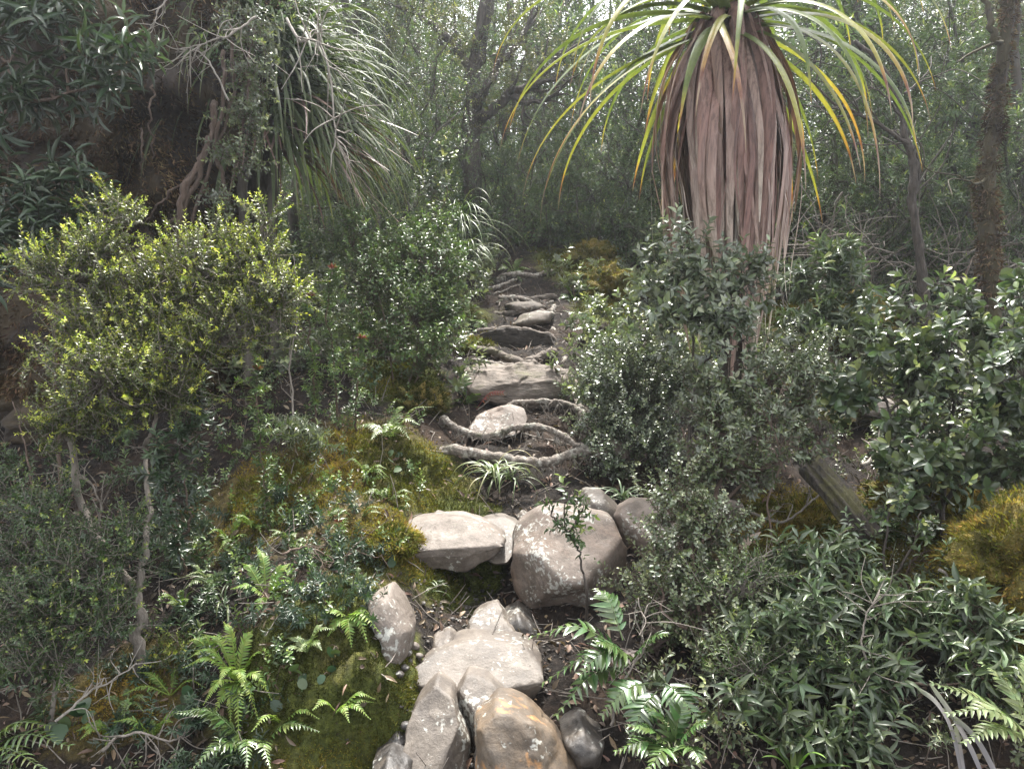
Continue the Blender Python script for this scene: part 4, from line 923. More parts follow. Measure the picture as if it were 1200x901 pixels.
shrub('glossy_shrub', 'large shrub of shiny rounded leaves with pale new tips under the mossy trunk', 'shrub',
      [[tuple([1110, 660, 3.1]), (1105, 600, 3.2), (1110, 520, 3.3), (1125, 440, 3.4)], [(1106, 610, 3.2), (1060, 540, 3.2), (1040, 470, 3.4)], [(1108, 590, 3.2), (1160, 500, 3.2), (1180, 420, 3.3)]],
      [(1130, 370, 3.4, 46, 30, 34), (1170, 390, 3.3, 50, 44, 54), (1110, 420, 3.35, 50, 36, 50), (1050, 400, 3.5, 42, 34, 34), (1010, 440, 3.5, 40, 40, 40), (1060, 470, 3.35, 54, 44, 64), (1130, 480, 3.2, 60, 50, 80), (1185, 470, 3.15, 50, 50, 64), (1050, 525, 3.25, 40, 30, 36), (1100, 550, 3.1, 60, 40, 66), (1170, 550, 3.05, 56, 40, 60), (985, 480, 3.5, 34, 34, 30), (1085, 590, 3.05, 40, 26, 26), (1030, 385, 3.6, 24, 30, 16), (1080, 350, 3.6, 26, 24, 12)],
      'obovate', M['leaf_gloss'], M['bark_dark'], .014, seed=6, twigs=.62, bare=.8, scale=.95, tip=.8)
shrub('white_glinting_shrub', 'fine grey shrub with glinting leaves hiding the side of the largest boulder', 'shrub',
      [[tuple([838, 790, 2.6]), (826, 740, 2.7), (815, 680, 2.8), (810, 610, 2.95)], [(828, 750, 2.68), (780, 720, 2.7), (775, 680, 2.75)], [(834, 780, 2.62), (850, 830, 2.6), (870, 860, 2.5)]],
      [(800, 590, 3.0, 44, 32, 120), (840, 625, 2.95, 40, 40, 120), (795, 640, 2.9, 34, 40, 100), (775, 690, 2.8, 36, 34, 90), (810, 720, 2.75, 50, 42, 150), (862, 700, 2.75, 40, 44, 110), (850, 775, 2.65, 46, 46, 130), (880, 835, 2.6, 44, 44, 100), (905, 770, 2.6, 34, 50, 80), (850, 880, 2.4, 40, 30, 60)],
      'tinyround', M['leaf_grey'], M['bark_brown'], .010, seed=7, twigs=.7, scale=1.35, bare=.55, tip=.45)
shrub('lance_leaved_shrub', 'spreading shrub of long blue green leaves in front of the broken stump', 'shrub',
      [[tuple([985, 860, 2.5]), (982, 800, 2.6), (985, 740, 2.7), (1000, 700, 2.8)], [(984, 810, 2.58), (930, 740, 2.65), (900, 700, 2.7)], [(983, 790, 2.6), (1060, 730, 2.6), (1110, 710, 2.6)]],
      [(890, 690, 2.8, 34, 26, 14), (935, 680, 2.8, 40, 30, 20), (990, 665, 2.85, 36, 26, 16), (1005, 715, 2.65, 40, 28, 22), (950, 735, 2.6, 46, 30, 24), (1040, 735, 2.55, 40, 28, 20), (1085, 715, 2.65, 40, 26, 20), (1135, 735, 2.5, 40, 30, 20), (1000, 800, 2.45, 44, 26, 14), (925, 790, 2.5, 36, 26, 12), (890, 745, 2.6, 30, 24, 12), (1060, 800, 2.4, 34, 22, 10), (950, 850, 2.35, 40, 24, 14), (1010, 860, 2.3, 40, 26, 14), (890, 830, 2.4, 30, 26, 10), (1160, 800, 2.35, 30, 24, 10)],
      'lance', M['leaf_lance'], M['bark_brown'], .010, seed=8, twigs=1.45, bare=.95, scale=.74, tip=.55)
shrub('broad_leaved_sapling', 'dark leathery strap leaves spreading over the upper dark trunk', 'tree',
      [[gat(-230, 3.8), at(-180, 350, 3.7), at(-110, 200, 3.6), at(-40, 140, 3.5)], [at(-60, 160, 3.52), at(40, 120, 3.4), at(110, 100, 3.4)]],
      [(20, 50, 3.5, 50, 46, 26), (70, 40, 3.4, 44, 36, 22), (120, 60, 3.4, 44, 36, 24), (60, 100, 3.4, 60, 30, 26), (130, 105, 3.45, 34, 24, 12), (10, 130, 3.4, 40, 34, 18), (158, 48, 3.4, 14, 22, 6), (-30, 60, 3.5, 44, 60, 24), (20, -20, 3.5, 90, 30, 26)],
      'bigstrap', M['leaf_blue'], M['bark_brown'], .016, seed=9, twigs=.5, bare=.8, scale=.8)
shrub('broad_leaved_sapling', 'upright sapling with whorls of leathery dark leaves below the overhanging trunk', 'sapling',
      [[gat(60, 3.5), (64, 420, 3.45), (72, 300, 3.4), (86, 215, 3.4)]],
      [(86, 212, 3.4, 20, 18, 10), (72, 250, 3.4, 30, 20, 10), (30, 260, 3.4, 34, 24, 12), (10, 230, 3.35, 26, 24, 10), (110, 250, 3.45, 20, 26, 8), (60, 290, 3.4, 44, 24, 14), (5, 290, 3.3, 30, 26, 12), (-20, 330, 3.3, 40, 40, 14)],
      'bigstrap', M['leaf_blue'], M['bark_brown'], .009, seed=10, twigs=.8, bare=.9, scale=.75, up=.9)

def spire(name, label, stems, kind, mat, bark, seed, r0=.005, scale=1.0, step=.09, flower=None, cat='plant', group=None):
    """upright plant, leafy all the way up its stems"""
    r = np.random.default_rng(seed); gs = Geo(); gl = Geo(); o = None; gf = Geo()
    for st in stems:
        w = [P3(p) for p in st]; o = w[0] if o is None else o
        q = path(w, 30, .006, seed); tubes(gs, q, np.linspace(r0, r0 * .5, 30), 6)
        L = np.linalg.norm(np.diff(q, axis=0), axis=1).sum(); n = max(2, int(L / step)); i = np.linspace(5, 28, n).astype(int)
        d = norm(np.gradient(q, axis=0)[i]) + .25 * unit(n, r)
        twig_leaves(gl, q[i] - d * .03, d, kind, r, scale)
        m = 2 * n; j = r.integers(6, 29, m); dd = norm(.6 * np.gradient(q, axis=0)[j] / .03 + unit(m, r)); twig_leaves(gl, q[j], dd, kind, r, scale * .8)
        if flower: 
            u = unit(18, r); u[:, 2] = np.abs(u[:, 2]); leaves(gf, q[-1][None].repeat(18, 0) + np.array([0, 0, .02]), u, unit(18, r), .028 * flower, .009 * flower, 'lance', r.uniform(0, 1, 18))
    root = thing(name, label, cat, o, group); gs.build('stem', bark, root, o); gl.build('foliage', mat, root, o)
    if flower: gf.build('flower', M['red_leaf'], root, o)
    return root
spire('whorled_plant', 'silvery whorled plant rising beside the forked grey trunk', [[gat(212, 2.85), (206, 640, 2.8), (196, 580, 2.75), (186, 530, 2.72)], [(206, 640, 2.8), (222, 610, 2.75), (215, 560, 2.75)]], 'whorl', M['leaf_blue'], M['bark_brown'], 21, .006)
spire('whorled_plant', 'hanging leafy spray under the edge of the yellow green shrub', [[(250, 420, 3.0), (232, 450, 2.9), (228, 490, 2.85), (212, 520, 2.8)]], 'whorl', M['leaf_blue'], M['bark_brown'], 22, .004)
spire('whorled_plant', 'slim leafy stem with a red tip standing on the brown bank', [[ground(318, 640), (312, 590, 3.2), (305, 520, 3.2), (300, 440, 3.2)]], 'whorl', M['leaf_mid'], M['bark_brown'], 23, .005, .8, flower=1.0)
spire('red_flowered_plant', 'leafy plant with red flower heads below the arching grass tree', [[gat(395, 3.9), (392, 430, 3.8), (385, 370, 3.8), (388, 318, 3.8)], [gat(415, 3.9), (418, 450, 3.8), (422, 400, 3.8)], [gat(370, 3.9), (366, 420, 3.8), (362, 350, 3.8)]], 'whorl', M['leaf_mid'], M['bark_brown'], 24, .006, .75, flower=1.0)
spire('whorled_plant', 'short leafy stem on litter above the bright ferns', [[ground(395, 690), (398, 650, 2.9), (396, 615, 2.9)], [ground(380, 690), (376, 650, 2.9)]], 'whorl', M['leaf_mid'], M['bark_brown'], 25, .004, .7, flower=.6)
spire('needle_leaved_plant', 'two fine yellow green spires standing right of the grey trunk base', [[gat(188, 2.62), (186, 780, 2.58), (184, 745, 2.57)], [gat(206, 2.6), (208, 770, 2.55), (208, 745, 2.55)]], 'tiny', M['leaf_yellowgreen'], M['bark_brown'], 26, .003, 1.0, .05)
spire('whorled_plant', 'drooping pale leaved plant on the bank by the red tipped stem', [[ground(350, 520), (352, 505, 3.5), (366, 508, 3.4), (376, 520, 3.35)], [ground(345, 520), (340, 500, 3.5), (326, 510, 3.4)]], 'whorl', M['leaf_grey'], M['bark_brown'], 27, .004, .9)
spire('sapling', 'little glossy sapling growing in front of the largest boulder', [[(684, 672, 2.7), (676, 640, 2.7), (668, 625, 2.72), (660, 600, 2.72), (664, 580, 2.72)], [(668, 625, 2.72), (678, 606, 2.72), (684, 592, 2.72)], [(668, 628, 2.72), (650, 605, 2.72), (645, 592, 2.72)]], 'ovate', M['leaf_dark'], M['bark_dark'], 28, .004, .82, .22)
# sapling foot reaches the soil
g_ = Geo(); tubes(g_, path([gat(690, 2.72, -.02), at(688, 700, 2.7), at(684, 672, 2.7)], 12), np.linspace(.006, .004, 12), 6)
_s = [o for o in bpy.data.objects if o.name.startswith('sapling')][0]; g_.build('stem', M['bark_dark'], _s, np.array(_s.location))
shrub('fine_leaved_shrub', 'feathery green shrub of thin upright stems beside the path head', 'shrub',
      [[gat(470, 4.5), (482, 440, 4.5), (492, 380, 4.6), (500, 310, 4.7)], [gat(478, 4.5), (500, 420, 4.5), (520, 360, 4.6)], [gat(462, 4.5), (455, 400, 4.5), (440, 320, 4.6)]],
      [(470, 300, 4.8, 44, 36, 120), (505, 320, 4.7, 36, 44, 120), (525, 370, 4.6, 26, 40, 90), (440, 340, 4.6, 36, 44, 110), (480, 370, 4.6, 42, 40, 120), (455, 410, 4.5, 36, 34, 80), (515, 280, 4.9, 16, 30, 40), (412, 290, 4.7, 26, 30, 40), (500, 415, 4.4, 30, 26, 50)],
      'small', M['leaf_mid'], M['bark_brown'], .008, seed=12, twigs=.9, up=.9, bare=.9, scale=1.3, tip=.4)
shrub('lime_tipped_shrub', 'slender shrub with bright lime shoots behind the feathery shrub', 'shrub',
      [[gat(512, 5.6), (514, 330, 5.6), (516, 250, 5.6)]],
      [(516, 195, 5.6, 12, 24, 16), (508, 230, 5.6, 16, 24, 20), (520, 262, 5.6, 16, 26, 24), (500, 290, 5.6, 24, 24, 24), (524, 305, 5.6, 16, 22, 18)],
      'ovate', M['leaf_gloss'], M['bark_brown'], .009, seed=13, up=1.0, tip=1.0, scale=1.1)
shrub('lance_leaved_shrub', 'green long leaved bush in the gap beside the hanging dead leaves', 'shrub',
      [[gat(975, 5.4), (970, 400, 5.4), (965, 350, 5.4)]],
      [(945, 330, 5.4, 30, 24, 20), (975, 310, 5.5, 34, 26, 26), (1000, 335, 5.4, 26, 26, 18), (960, 370, 5.3, 40, 26, 26), (1010, 380, 5.3, 30, 24, 18), (935, 385, 5.2, 30, 26, 20)],
      'lance', M['leaf_lance'], M['bark_brown'], .012, seed=14, twigs=1.3, scale=1.0)
shrub('small_leaved_shrub', 'pale speckled low shrub on moss right of the dead leaf skirt', 'shrub',
      [[gat(945, 4.6), (942, 440, 4.6), (938, 410, 4.6)]],
      [(930, 410, 4.7, 34, 24, 60), (965, 420, 4.6, 30, 24, 50), (925, 445, 4.5, 30, 22, 50), (968, 450, 4.5, 26, 20, 40)],
      'tinyround', M['leaf_grey'], M['bark_dark'], .008, seed=15, scale=1.3)
shrub('broad_leaved_shrub', 'shiny leaved shrub crowding the frame edge over the golden moss', 'shrub',
      [[gat(1240, 3.0), (1230, 600, 2.95), (1210, 500, 2.95)]],
      [(1200, 440, 2.95, 40, 50, 34), (1200, 520, 2.9, 40, 34, 26), (1220, 360, 3.0, 40, 50, 30)],
      'obovate', M['leaf_gloss'], M['bark_dark'], .012, seed=16, twigs=1.0, scale=.85, tip=.5)

shrub('epiphyte', 'small grey leaved plant hanging along the edge of the dark leaning trunk', 'plant',
      [[at(292, 60, 3.95), at(288, 130, 3.9), at(272, 210, 3.9), at(258, 270, 3.9)]],
      [(300, 40, 3.95, 20, 26, 40), (292, 90, 3.9, 20, 28, 40), (284, 140, 3.88, 22, 26, 46), (272, 185, 3.88, 22, 26, 40), (262, 235, 3.88, 18, 26, 26), (285, 20, 3.95, 30, 20, 36)], 'small', M['leaf_grey'], M['bark_brown'], .006, seed=41, up=-.2, bare=.6)
shrub('twiggy_shrub', 'sparse fine leaved shrub mixed into the blue green leaves', 'shrub',
      [[gat(905, 2.75), (900, 790, 2.6), (885, 740, 2.65), (880, 680, 2.7)], [gat(915, 2.7), (950, 790, 2.55), (985, 770, 2.5)]],
      [(870, 690, 2.7, 34, 30, 40), (905, 730, 2.65, 30, 30, 30), (960, 780, 2.5, 40, 26, 36), (1010, 770, 2.5, 34, 30, 30), (880, 790, 2.5, 34, 40, 50)], 'needle', M['leaf_mid'], M['bark_grey'], .006, seed=42, bare=1.0)
shrub('twiggy_shrub', 'thin half bare shrub with few leaves in front of the golden moss hump', 'shrub',
      [[gat(1050, 2.85), (1040, 700, 2.85), (1035, 650, 2.9), (1045, 590, 2.95)], [(1040, 690, 2.85), (1070, 640, 2.85), (1080, 600, 2.9)], [(1040, 700, 2.85), (1000, 660, 2.85), (985, 640, 2.9)]],
      [(1040, 590, 2.95, 44, 26, 16), (1080, 620, 2.9, 30, 30, 14), (1000, 645, 2.9, 30, 24, 10), (1100, 680, 2.75, 30, 24, 12)], 'ovate', M['leaf_gloss'], M['bark_dark'], .008, seed=43, bare=1.0, scale=.8)
for k, (lab, pts) in enumerate([
    ('bare crooked stem rising through the silvery green shrub', [(905, 640, 3.1), (900, 590, 3.15), (915, 540, 3.15), (905, 490, 3.2), (918, 450, 3.25)]),
    ('thin dead twig arching over the litter near the bleached leaves', [(850, 700, 2.7), (880, 660, 2.75), (915, 645, 2.8), (960, 650, 2.85)]),
    ('dry forked twig sticking up in front of the blue green leaves', [(1000, 830, 2.35), (1015, 790, 2.4), (1010, 740, 2.42), (1030, 690, 2.5)]),
    ('dark crooked branch lying below the golden moss hump', [(1005, 716, 2.9), (1050, 690, 2.95), (1075, 650, 3.0), (1110, 640, 3.05)]),
    ('grey twig leaning on the leathery fern by the gully', [(716, 850, 2.35), (730, 800, 2.42), (752, 760, 2.48), (748, 700, 2.55)]),
    ('thin bare stems in shade beside the red flowered plant', [(345, 500, 3.7), (340, 430, 3.8), (350, 360, 3.9), (345, 300, 4.0)]),
    ('brown twig lying on the moss bank above the bright ferns', [(330, 650, 2.75), (360, 640, 2.8), (395, 655, 2.8), (425, 640, 2.9)]),
    ('dry twigs sprawled over soil under the low lime tipped shrub', [(120, 880, 2.3), (150, 860, 2.35), (200, 866, 2.33), (230, 850, 2.4)]),
    ('pale twig standing in the hollow behind the forked grey trunk', [(110, 640, 2.9), (118, 590, 2.95), (100, 560, 3.0), (60, 545, 3.0)]),
    ('bare branch tangle at the foot of the mossy trunk', [(1120, 430, 6.0), (1140, 370, 6.0), (1130, 320, 6.1), (1160, 280, 6.2)])]):
    twiggy('dead_branch', lab, 'branch', pts, 14, M['bark_grey' if k % 3 else 'bark_brown'], .005 if pts[0][2] < 4 else .012, 80 + k, .14 if pts[0][2] < 4 else .4)

# ferns
rf = np.random.default_rng(3)
fern('fern', 'bright yellow green fern clump at the foot of the mossy bank', 'fern', (278, 800, 2.42),
     [(214, 782, 2.36), (228, 762, 2.4), (234, 742, 2.45), (262, 728, 2.5), (296, 738, 2.48), (318, 762, 2.42), (342, 790, 2.38), (352, 806, 2.38), (238, 826, 2.3), (270, 850, 2.27), (304, 846, 2.28), (322, 826, 2.3), (256, 800, 2.25), (290, 810, 2.24), (246, 850, 2.3), (280, 885, 2.22)], M['fern_bright'], M['bark_brown'], 24, .026, .008, seed=1, droop=.3, tint=.45)
fern('fern', 'upper fern spray of narrow bright fronds on the bank', 'fern', (312, 700, 2.78),
     [(270, 690, 2.75), (284, 660, 2.85), (300, 640, 2.9), (340, 660, 2.8), (352, 690, 2.7), (336, 716, 2.68), (300, 728, 2.68), (370, 700, 2.72)], M['fern_bright'], M['bark_brown'], 22, .026, .009, seed=2, tint=.3)
fern('fern', 'small fern with toothed fronds hanging over the moss beside the pale curved stone', 'fern', (408, 730, 2.6),
     [(370, 722, 2.6), (384, 745, 2.55), (430, 752, 2.5), (446, 742, 2.52), (436, 720, 2.6), (404, 712, 2.66), (412, 758, 2.5)], M['fern_bright'], M['bark_brown'], 14, .03, .011, seed=3, tint=.3)
fern('fern', 'leathery fern with glossy broad fronds leaning over the gully', 'fern', (742, 772, 2.5),
     [(622, 746, 2.5), [(730, 750, 2.5), (700, 690, 2.62)], (636, 800, 2.42), [(735, 780, 2.48), (652, 838, 2.36)], (700, 752, 2.42), (782, 742, 2.4), [(760, 800, 2.4), (706, 838, 2.34)], [(770, 810, 2.36), (740, 868, 2.25)], [(780, 800, 2.36), (822, 850, 2.25)], (680, 790, 2.36)], M['fern_dark'], M['bark_brown'], 12, .072, .021, seed=4, droop=.16, tint=.2, end=.3, snap=False)
fern('fern', 'broad leathery fronds spreading below the grey glinting shrub', 'fern', (790, 880, 2.25),
     [(722, 880, 2.2), (738, 850, 2.22), (760, 830, 2.26), (800, 826, 2.26), (826, 846, 2.2), (758, 905, 2.12), (820, 890, 2.12)], M['fern_dark'], M['bark_brown'], 11, .060, .019, seed=5, droop=.2, tint=.3, end=.3, snap=False)
fern('fern', 'large pale green frond spreading at the frame corner below blue green leaves', 'fern', (1215, 870, 2.2),
     [(1092, 800, 2.25), (1110, 836, 2.15), (1150, 776, 2.3), (1130, 870, 2.1), (1200, 770, 2.3)], M['fern_pale'], M['bark_brown'], 15, .055, .019, seed=6, droop=.15, tint=.7, end=.3, snap=False)
fern('fern', 'dark green feather leaf poking in at the bottom corner of the soil bank', 'fern', (-20, 890, 2.25),
     [(82, 874, 2.15), (60, 850, 2.2), (50, 900, 2.1), (20, 850, 2.25)], M['fern_dark'], M['bark_brown'], 13, .07, .014, seed=7, droop=.15, tint=.6, end=.3)
fern('fern', 'little ladder fern with a red frond beside the broad rock step', 'fern', (548, 480, 4.5),
     [(545, 436, 4.6), (532, 470, 4.45), (560, 462, 4.45), (540, 500, 4.4), (558, 495, 4.4), (526, 490, 4.45)], M['fern_dark'], M['bark_brown'], 11, .06, .02, seed=8, tint=.6, end=.3)
g_ = Geo(); q_ = path([at(558, 480, 4.45), at(572, 462, 4.42), at(588, 460, 4.4)], 12); tubes(g_, q_, np.full(12, .002), 4)
pp = np.repeat(q_[3:], 2, 0); leaves(g_, pp, np.array([[.6, 0, .5], [.5, 0, -.6]] * 9), np.array([0, -1., .2]), .022, .006, 'pinna', .5)
_f = [o for o in bpy.data.objects if o.get('label', '') .startswith('little ladder fern')][0]; o_ = g_.build('frond', M['red_leaf'], _f, np.array(_f.location)); o_['label'] = 'red new frond'
fern('fern', 'grey green fern on the bank beside the wriggling pale root', 'fern', (700, 400, 5.4),
     [(662, 364, 5.5), (680, 366, 5.5), (672, 386, 5.3), (730, 392, 5.3), (724, 410, 5.2), (690, 420, 5.2), (668, 404, 5.25), (740, 376, 5.4)], M['fern_dark'], M['bark_brown'], 13, .07, .02, seed=9, tint=.5, end=.3)
fern('fern', 'fern frond spray tucked under the yellow green shrub', 'fern', (250, 430, 3.0),
     [(318, 424, 2.9), (300, 440, 2.9), (276, 450, 2.9), (330, 452, 3.0)], M['fern_bright'], M['bark_brown'], 12, .055, .014, seed=10, tint=.0, end=.4)
fern('dead_fern', 'curled dead brown fronds beside the leathery fern', 'fern', (770, 770, 2.55),
     [(764, 735, 2.5), (784, 730, 2.52), (752, 760, 2.44), (690, 850, 2.36), (668, 868, 2.36)], M['dead_fern'], M['bark_brown'], 12, .04, .014, seed=11, droop=.3, tint=.4, end=.4)
for k, (px, py, lab) in enumerate([(300, 900, 'dark fern low on the bank below the bright fern clump'), (930, 745, 'shaded fern half hidden under the blue green shrub'), (620, 235, 'far fern on the slope above the path head'), (900, 700, 'pale fern in litter behind the fine grey shrub'), (1050, 640, 'fern beside the golden moss mound foot'), (460, 520, 'small fern on the brown bank above the moss')]):
    b = ground(px, min(py, 895)); r_ = np.random.default_rng(k + 50); d = max(depth_of(b), 2)
    az = r_.uniform(0, 6.28, 8) ; tips = [b + np.array([math.cos(a) * .17, math.sin(a) * .17, r_.uniform(.03, .14)]) * (1.0 + .1 * d) for a in az]
    fern('fern', lab, 'fern', b, tips, M['fern_pale' if k % 2 else 'fern_dark'], M['bark_brown'], 16, .04, .013, seed=60 + k, tint=.4)

fern('fern', 'fern arching over the left edge of the dark earthy step', 'fern', (552, 378, 5.9), [(572, 385, 5.8), (566, 366, 5.9), (545, 352, 6.0), (532, 372, 5.9), (540, 392, 5.7), (560, 400, 5.7)], M['fern_pale'], M['bark_brown'], 14, .06, .018, seed=201, tint=.3)
fern('fern', 'fern on the right lip of the trail beside the tilted stone', 'fern', (672, 352, 6.4), [(655, 350, 6.3), (660, 336, 6.4), (684, 334, 6.4), (694, 350, 6.3), (682, 366, 6.2), (664, 366, 6.2)], M['fern_dark'], M['bark_brown'], 14, .07, .02, seed=202, tint=.5)
fern('fern', 'pale fern at the very top of the trail below the low bushes', 'fern', (602, 322, 7.0), [(584, 316, 6.9), (592, 305, 7.0), (612, 303, 7.0), (622, 316, 6.9), (612, 332, 6.8)], M['fern_pale'], M['bark_brown'], 14, .07, .02, seed=203, tint=.3)
SMALLF = 'small fern growing among litter and moss on the low bank'
rs = np.random.default_rng(91)
for k, (px, py) in enumerate([(150, 840), (200, 815), (250, 690), (215, 720), (340, 640), (370, 665), (420, 615), (300, 625), (180, 870), (395, 850), (330, 870), (250, 770), (455, 590), (360, 770), (420, 700), (270, 640), (130, 870), (430, 560)]):
    b = ground(px, py); m_ = rs.integers(5, 9); s_ = rs.uniform(.07, .14)
    tips = [b + np.array([math.cos(a) * s_, math.sin(a) * s_ * .8 - .03, rs.uniform(.0, .09)]) for a in rs.uniform(0, 6.28, m_)]
    fern('fern', SMALLF, 'fern', b, tips, M['fern_bright' if rs.uniform() < .6 else 'fern_pale'], M['bark_brown'], 14, .020, .008, 'small ferns on the low bank', seed=120 + k, tint=rs.uniform(.0, .4))

# grasses and strap-leaved tufts
def tuft(name, label, base, n, L, w, mat, seed, spread=1.0, e=(20, 80), az=None, cat='grass tuft', tint=(0, .5), group=None, e1=-75):
    r = np.random.default_rng(seed); base = P3(base); K = 16; s = np.linspace(0, 1, K)
    a = r.uniform(0, 6.28, n) if az is None else az[0] + r.normal(0, az[1], n)
    e0 = np.radians(r.uniform(*e, n)); pw = r.uniform(.7, 1.6, n); E = e0[:, None] + (np.radians(e1) - e0)[:, None] * s[None] ** pw[:, None]
    A = a[:, None] + r.normal(0, .3, (n, 1)) * s
    D = np.stack([np.cos(E) * np.cos(A), np.cos(E) * np.sin(A), np.sin(E)], -1); ln = L * r.uniform(.5, 1.15, n)
    P = base + r.normal(0, .012 * spread, (n, 1, 3)) + np.cumsum(D, 1) * (ln / K)[:, None, None]
    side = np.stack([-np.sin(A), np.cos(A), 0 * A], -1)
    g = Geo(); ribbons(g, P, np.interp(s, [0, .3, .8, 1], [.8, 1, .5, .05])[None] * (w * r.uniform(.7, 1.2, n))[:, None], side, .2, np.clip(r.uniform(*tint, n)[:, None] + .4 * s[None] ** 3, 0, 1))
    return tag(g.build(name, mat, None, base), label, cat, group)
tuft('grass_tuft', 'tuft of long yellowish grass under the thick pale root', (578, 558, 3.72), 34, .30, .011, M['grass_blade'], 1, tint=(.3, .9))
tuft('grass_tuft', 'second thin grass tuft sprouting right beside the yellowish tuft', (598, 560, 3.72), 26, .22, .008, M['grass_blade'], 2, tint=(0, .5))
tuft('sedge', 'hanging curtain of pale green sedge above the left of the path head', (540, 262, 6.4), 30, .75, .009, M['grass_blade'], 3, 3, e=(0, 60), az=(-1.2, .5))
tuft('sedge', 'pale sedge clump drooping over the mossy step by the path head', (546, 296, 6.2), 26, .5, .009, M['grass_blade'], 4, 2, e=(0, 50), az=(-1.0, .5))
tuft('grass_tuft', 'arching grass on the litter beside the upper fern spray', (262, 712, 2.8), 24, .26, .007, M['grass_blade'], 5)
tuft('grass_tuft', 'wiry grass in the gully moss under the flat slab', (512, 690, 3.0), 14, .10, .004, M['grass_blade'], 6)
tuft('grass_tuft', 'grass by the stems of the grey shrub above the largest boulder', (730, 585, 3.6), 26, .24, .008, M['grass_pale'], 7)
tuft('grass_tuft', 'fine grass at the bank base near hanging ferns', (372, 790, 2.5), 14, .12, .004, M['grass_blade'], 8)
tuft('strap_plant', 'stiff glaucous strap leaved rosette near the bare curved branch', (1150, 755, 2.5), 18, .24, .020, M['grass_pale'], 9, e=(10, 70), e1=-10, cat='plant')
tuft('strap_plant', 'bright green young plant low in front of the blue green shrub', (935, 905, 2.3), 11, .16, .024, M['fern_bright'], 10, e=(30, 80), e1=0, cat='plant')
# fallen lilac-grey grass tree leaves by the frame corner
for k, pts in enumerate([[(1076, 806, 2.35), (1100, 825, 2.3), (1118, 860, 2.24), (1130, 925, 2.2)], [(1090, 800, 2.35), (1118, 840, 2.28), (1140, 880, 2.22), (1160, 930, 2.18)], [(1104, 830, 2.3), (1140, 860, 2.24), (1164, 900, 2.2), (1180, 940, 2.15)], [(1120, 850, 2.3), (1126, 885, 2.25), (1132, 930, 2.2)]]):
    q_ = path([at(*p) for p in pts], 20); s_ = np.linspace(0, 1, 20); g_ = Geo(); T_ = norm(np.gradient(q_, axis=0))
    ribbons(g_, q_[None], np.interp(s_, [0, .1, .7, 1], [.008, .014, .015, .008])[None], norm(np.cross(T_, FWD + np.array([.2 * k - .3, 0, 0])))[None], .2, np.interp(s_, [0, .3, 1], [.9, .6, .2])[None])
    tag(g_.build('fallen_leaf', M['lilac_leaf'], None, q_[0]), 'fallen lilac grey strap leaf drooping beside the large pale frond', 'leaf', 'fallen lilac strap leaves')

# round leaved creepers on the mossy bank
def herb(label, spots, seed, L=.035, name='creeping_herb', cat='plant', mat=None):
    r = np.random.default_rng(seed); g = Geo(); gs = Geo(); o = ground(*spots[0])
    for px, py in spots:
        c = ground(px, py); n = r.integers(3, 6); v = unit(n, r) * .55 + np.array([0, -.75, .35]); b = c + r.normal(0, .02, (n, 3)) + np.array([0, -.015, .02])
        leaves(g, b, unit(n, r) * .8 + np.array([0, -.2, -.5]), v, L * r.uniform(.7, 1.2, n), L * .85, 'round', r.uniform(0, .8, n))
        for x in b: tubes(gs, path([c, (c + x) / 2 + np.array([0, 0, .008]), x], 5), np.full(5, .0014), 3, cap=False)
    root = thing(name, label, cat, o); gs.build('stem', M['bark_brown'], root, o); return g.build('foliage', mat or M['herb'], root, o)
herb('round leaved creeper scattered over the mossy bank beside the ferns', [(380, 690), (395, 770), (352, 826), (368, 700), (402, 700), (418, 690), (386, 796), (352, 800)], 1)
herb('rosette of round leaves on the gold moss beside the curved stone', [(447, 662), (448, 676), (440, 672)], 2, .04)
herb('grey green round leaves at the foot of the bright fern clump', [(225, 828), (232, 838), (330, 836), (336, 818)], 3, .05)
herb('small green herb rooted in the gully moss below the flat slab', [(517, 664), (512, 668)], 4, .03)
herb('grey leaved creeper on the brown bank above the moss', [(455, 520), (470, 530), (462, 540), (476, 546), (466, 552)], 5, .04)
herb('drab round leaves on the soil near the pale fallen twigs', [(84, 850), (70, 856), (92, 842)], 6, .06)

# ------------------------------------------------------------------ stumps, moss mounds, litter
def stump():
    a, b = at(1020, 632, 2.95), at(950, 545, 3.12)
    q = path([a, (a + b) / 2 + np.array([0, 0, .01]), b], 30); g = Geo(); tubes(g, q, np.linspace(.052, .044, 30), 40)
    V = g.v[0]; R = np.repeat(q, 40, 0); th = np.tile(np.arange(40) / 40 * 6.283, 30); u = np.repeat(np.linspace(0, 1, 30), 40)
    V += norm(V - R) * (.008 * np.sin(th * 11 + 3 * noise.noise(Vector((1, 2, 3)))) + .016 * fnoise(np.stack([np.cos(th) * 2, np.sin(th) * 2, u * .6], 1), 2.6, 4))[:, None]
    jag = np.where(u > .9, 1, 0)[:, None]; V += jag * (b - a) * (fnoise(np.stack([np.cos(th) * 3, np.sin(th) * 3, 0 * u], 1), 2.2, 1) * .12)[:, None]
    return tag(g.build('broken_stump', M['log_dark'], None, a), 'broken dark log end jutting out of the shrubs', 'log')
stump()
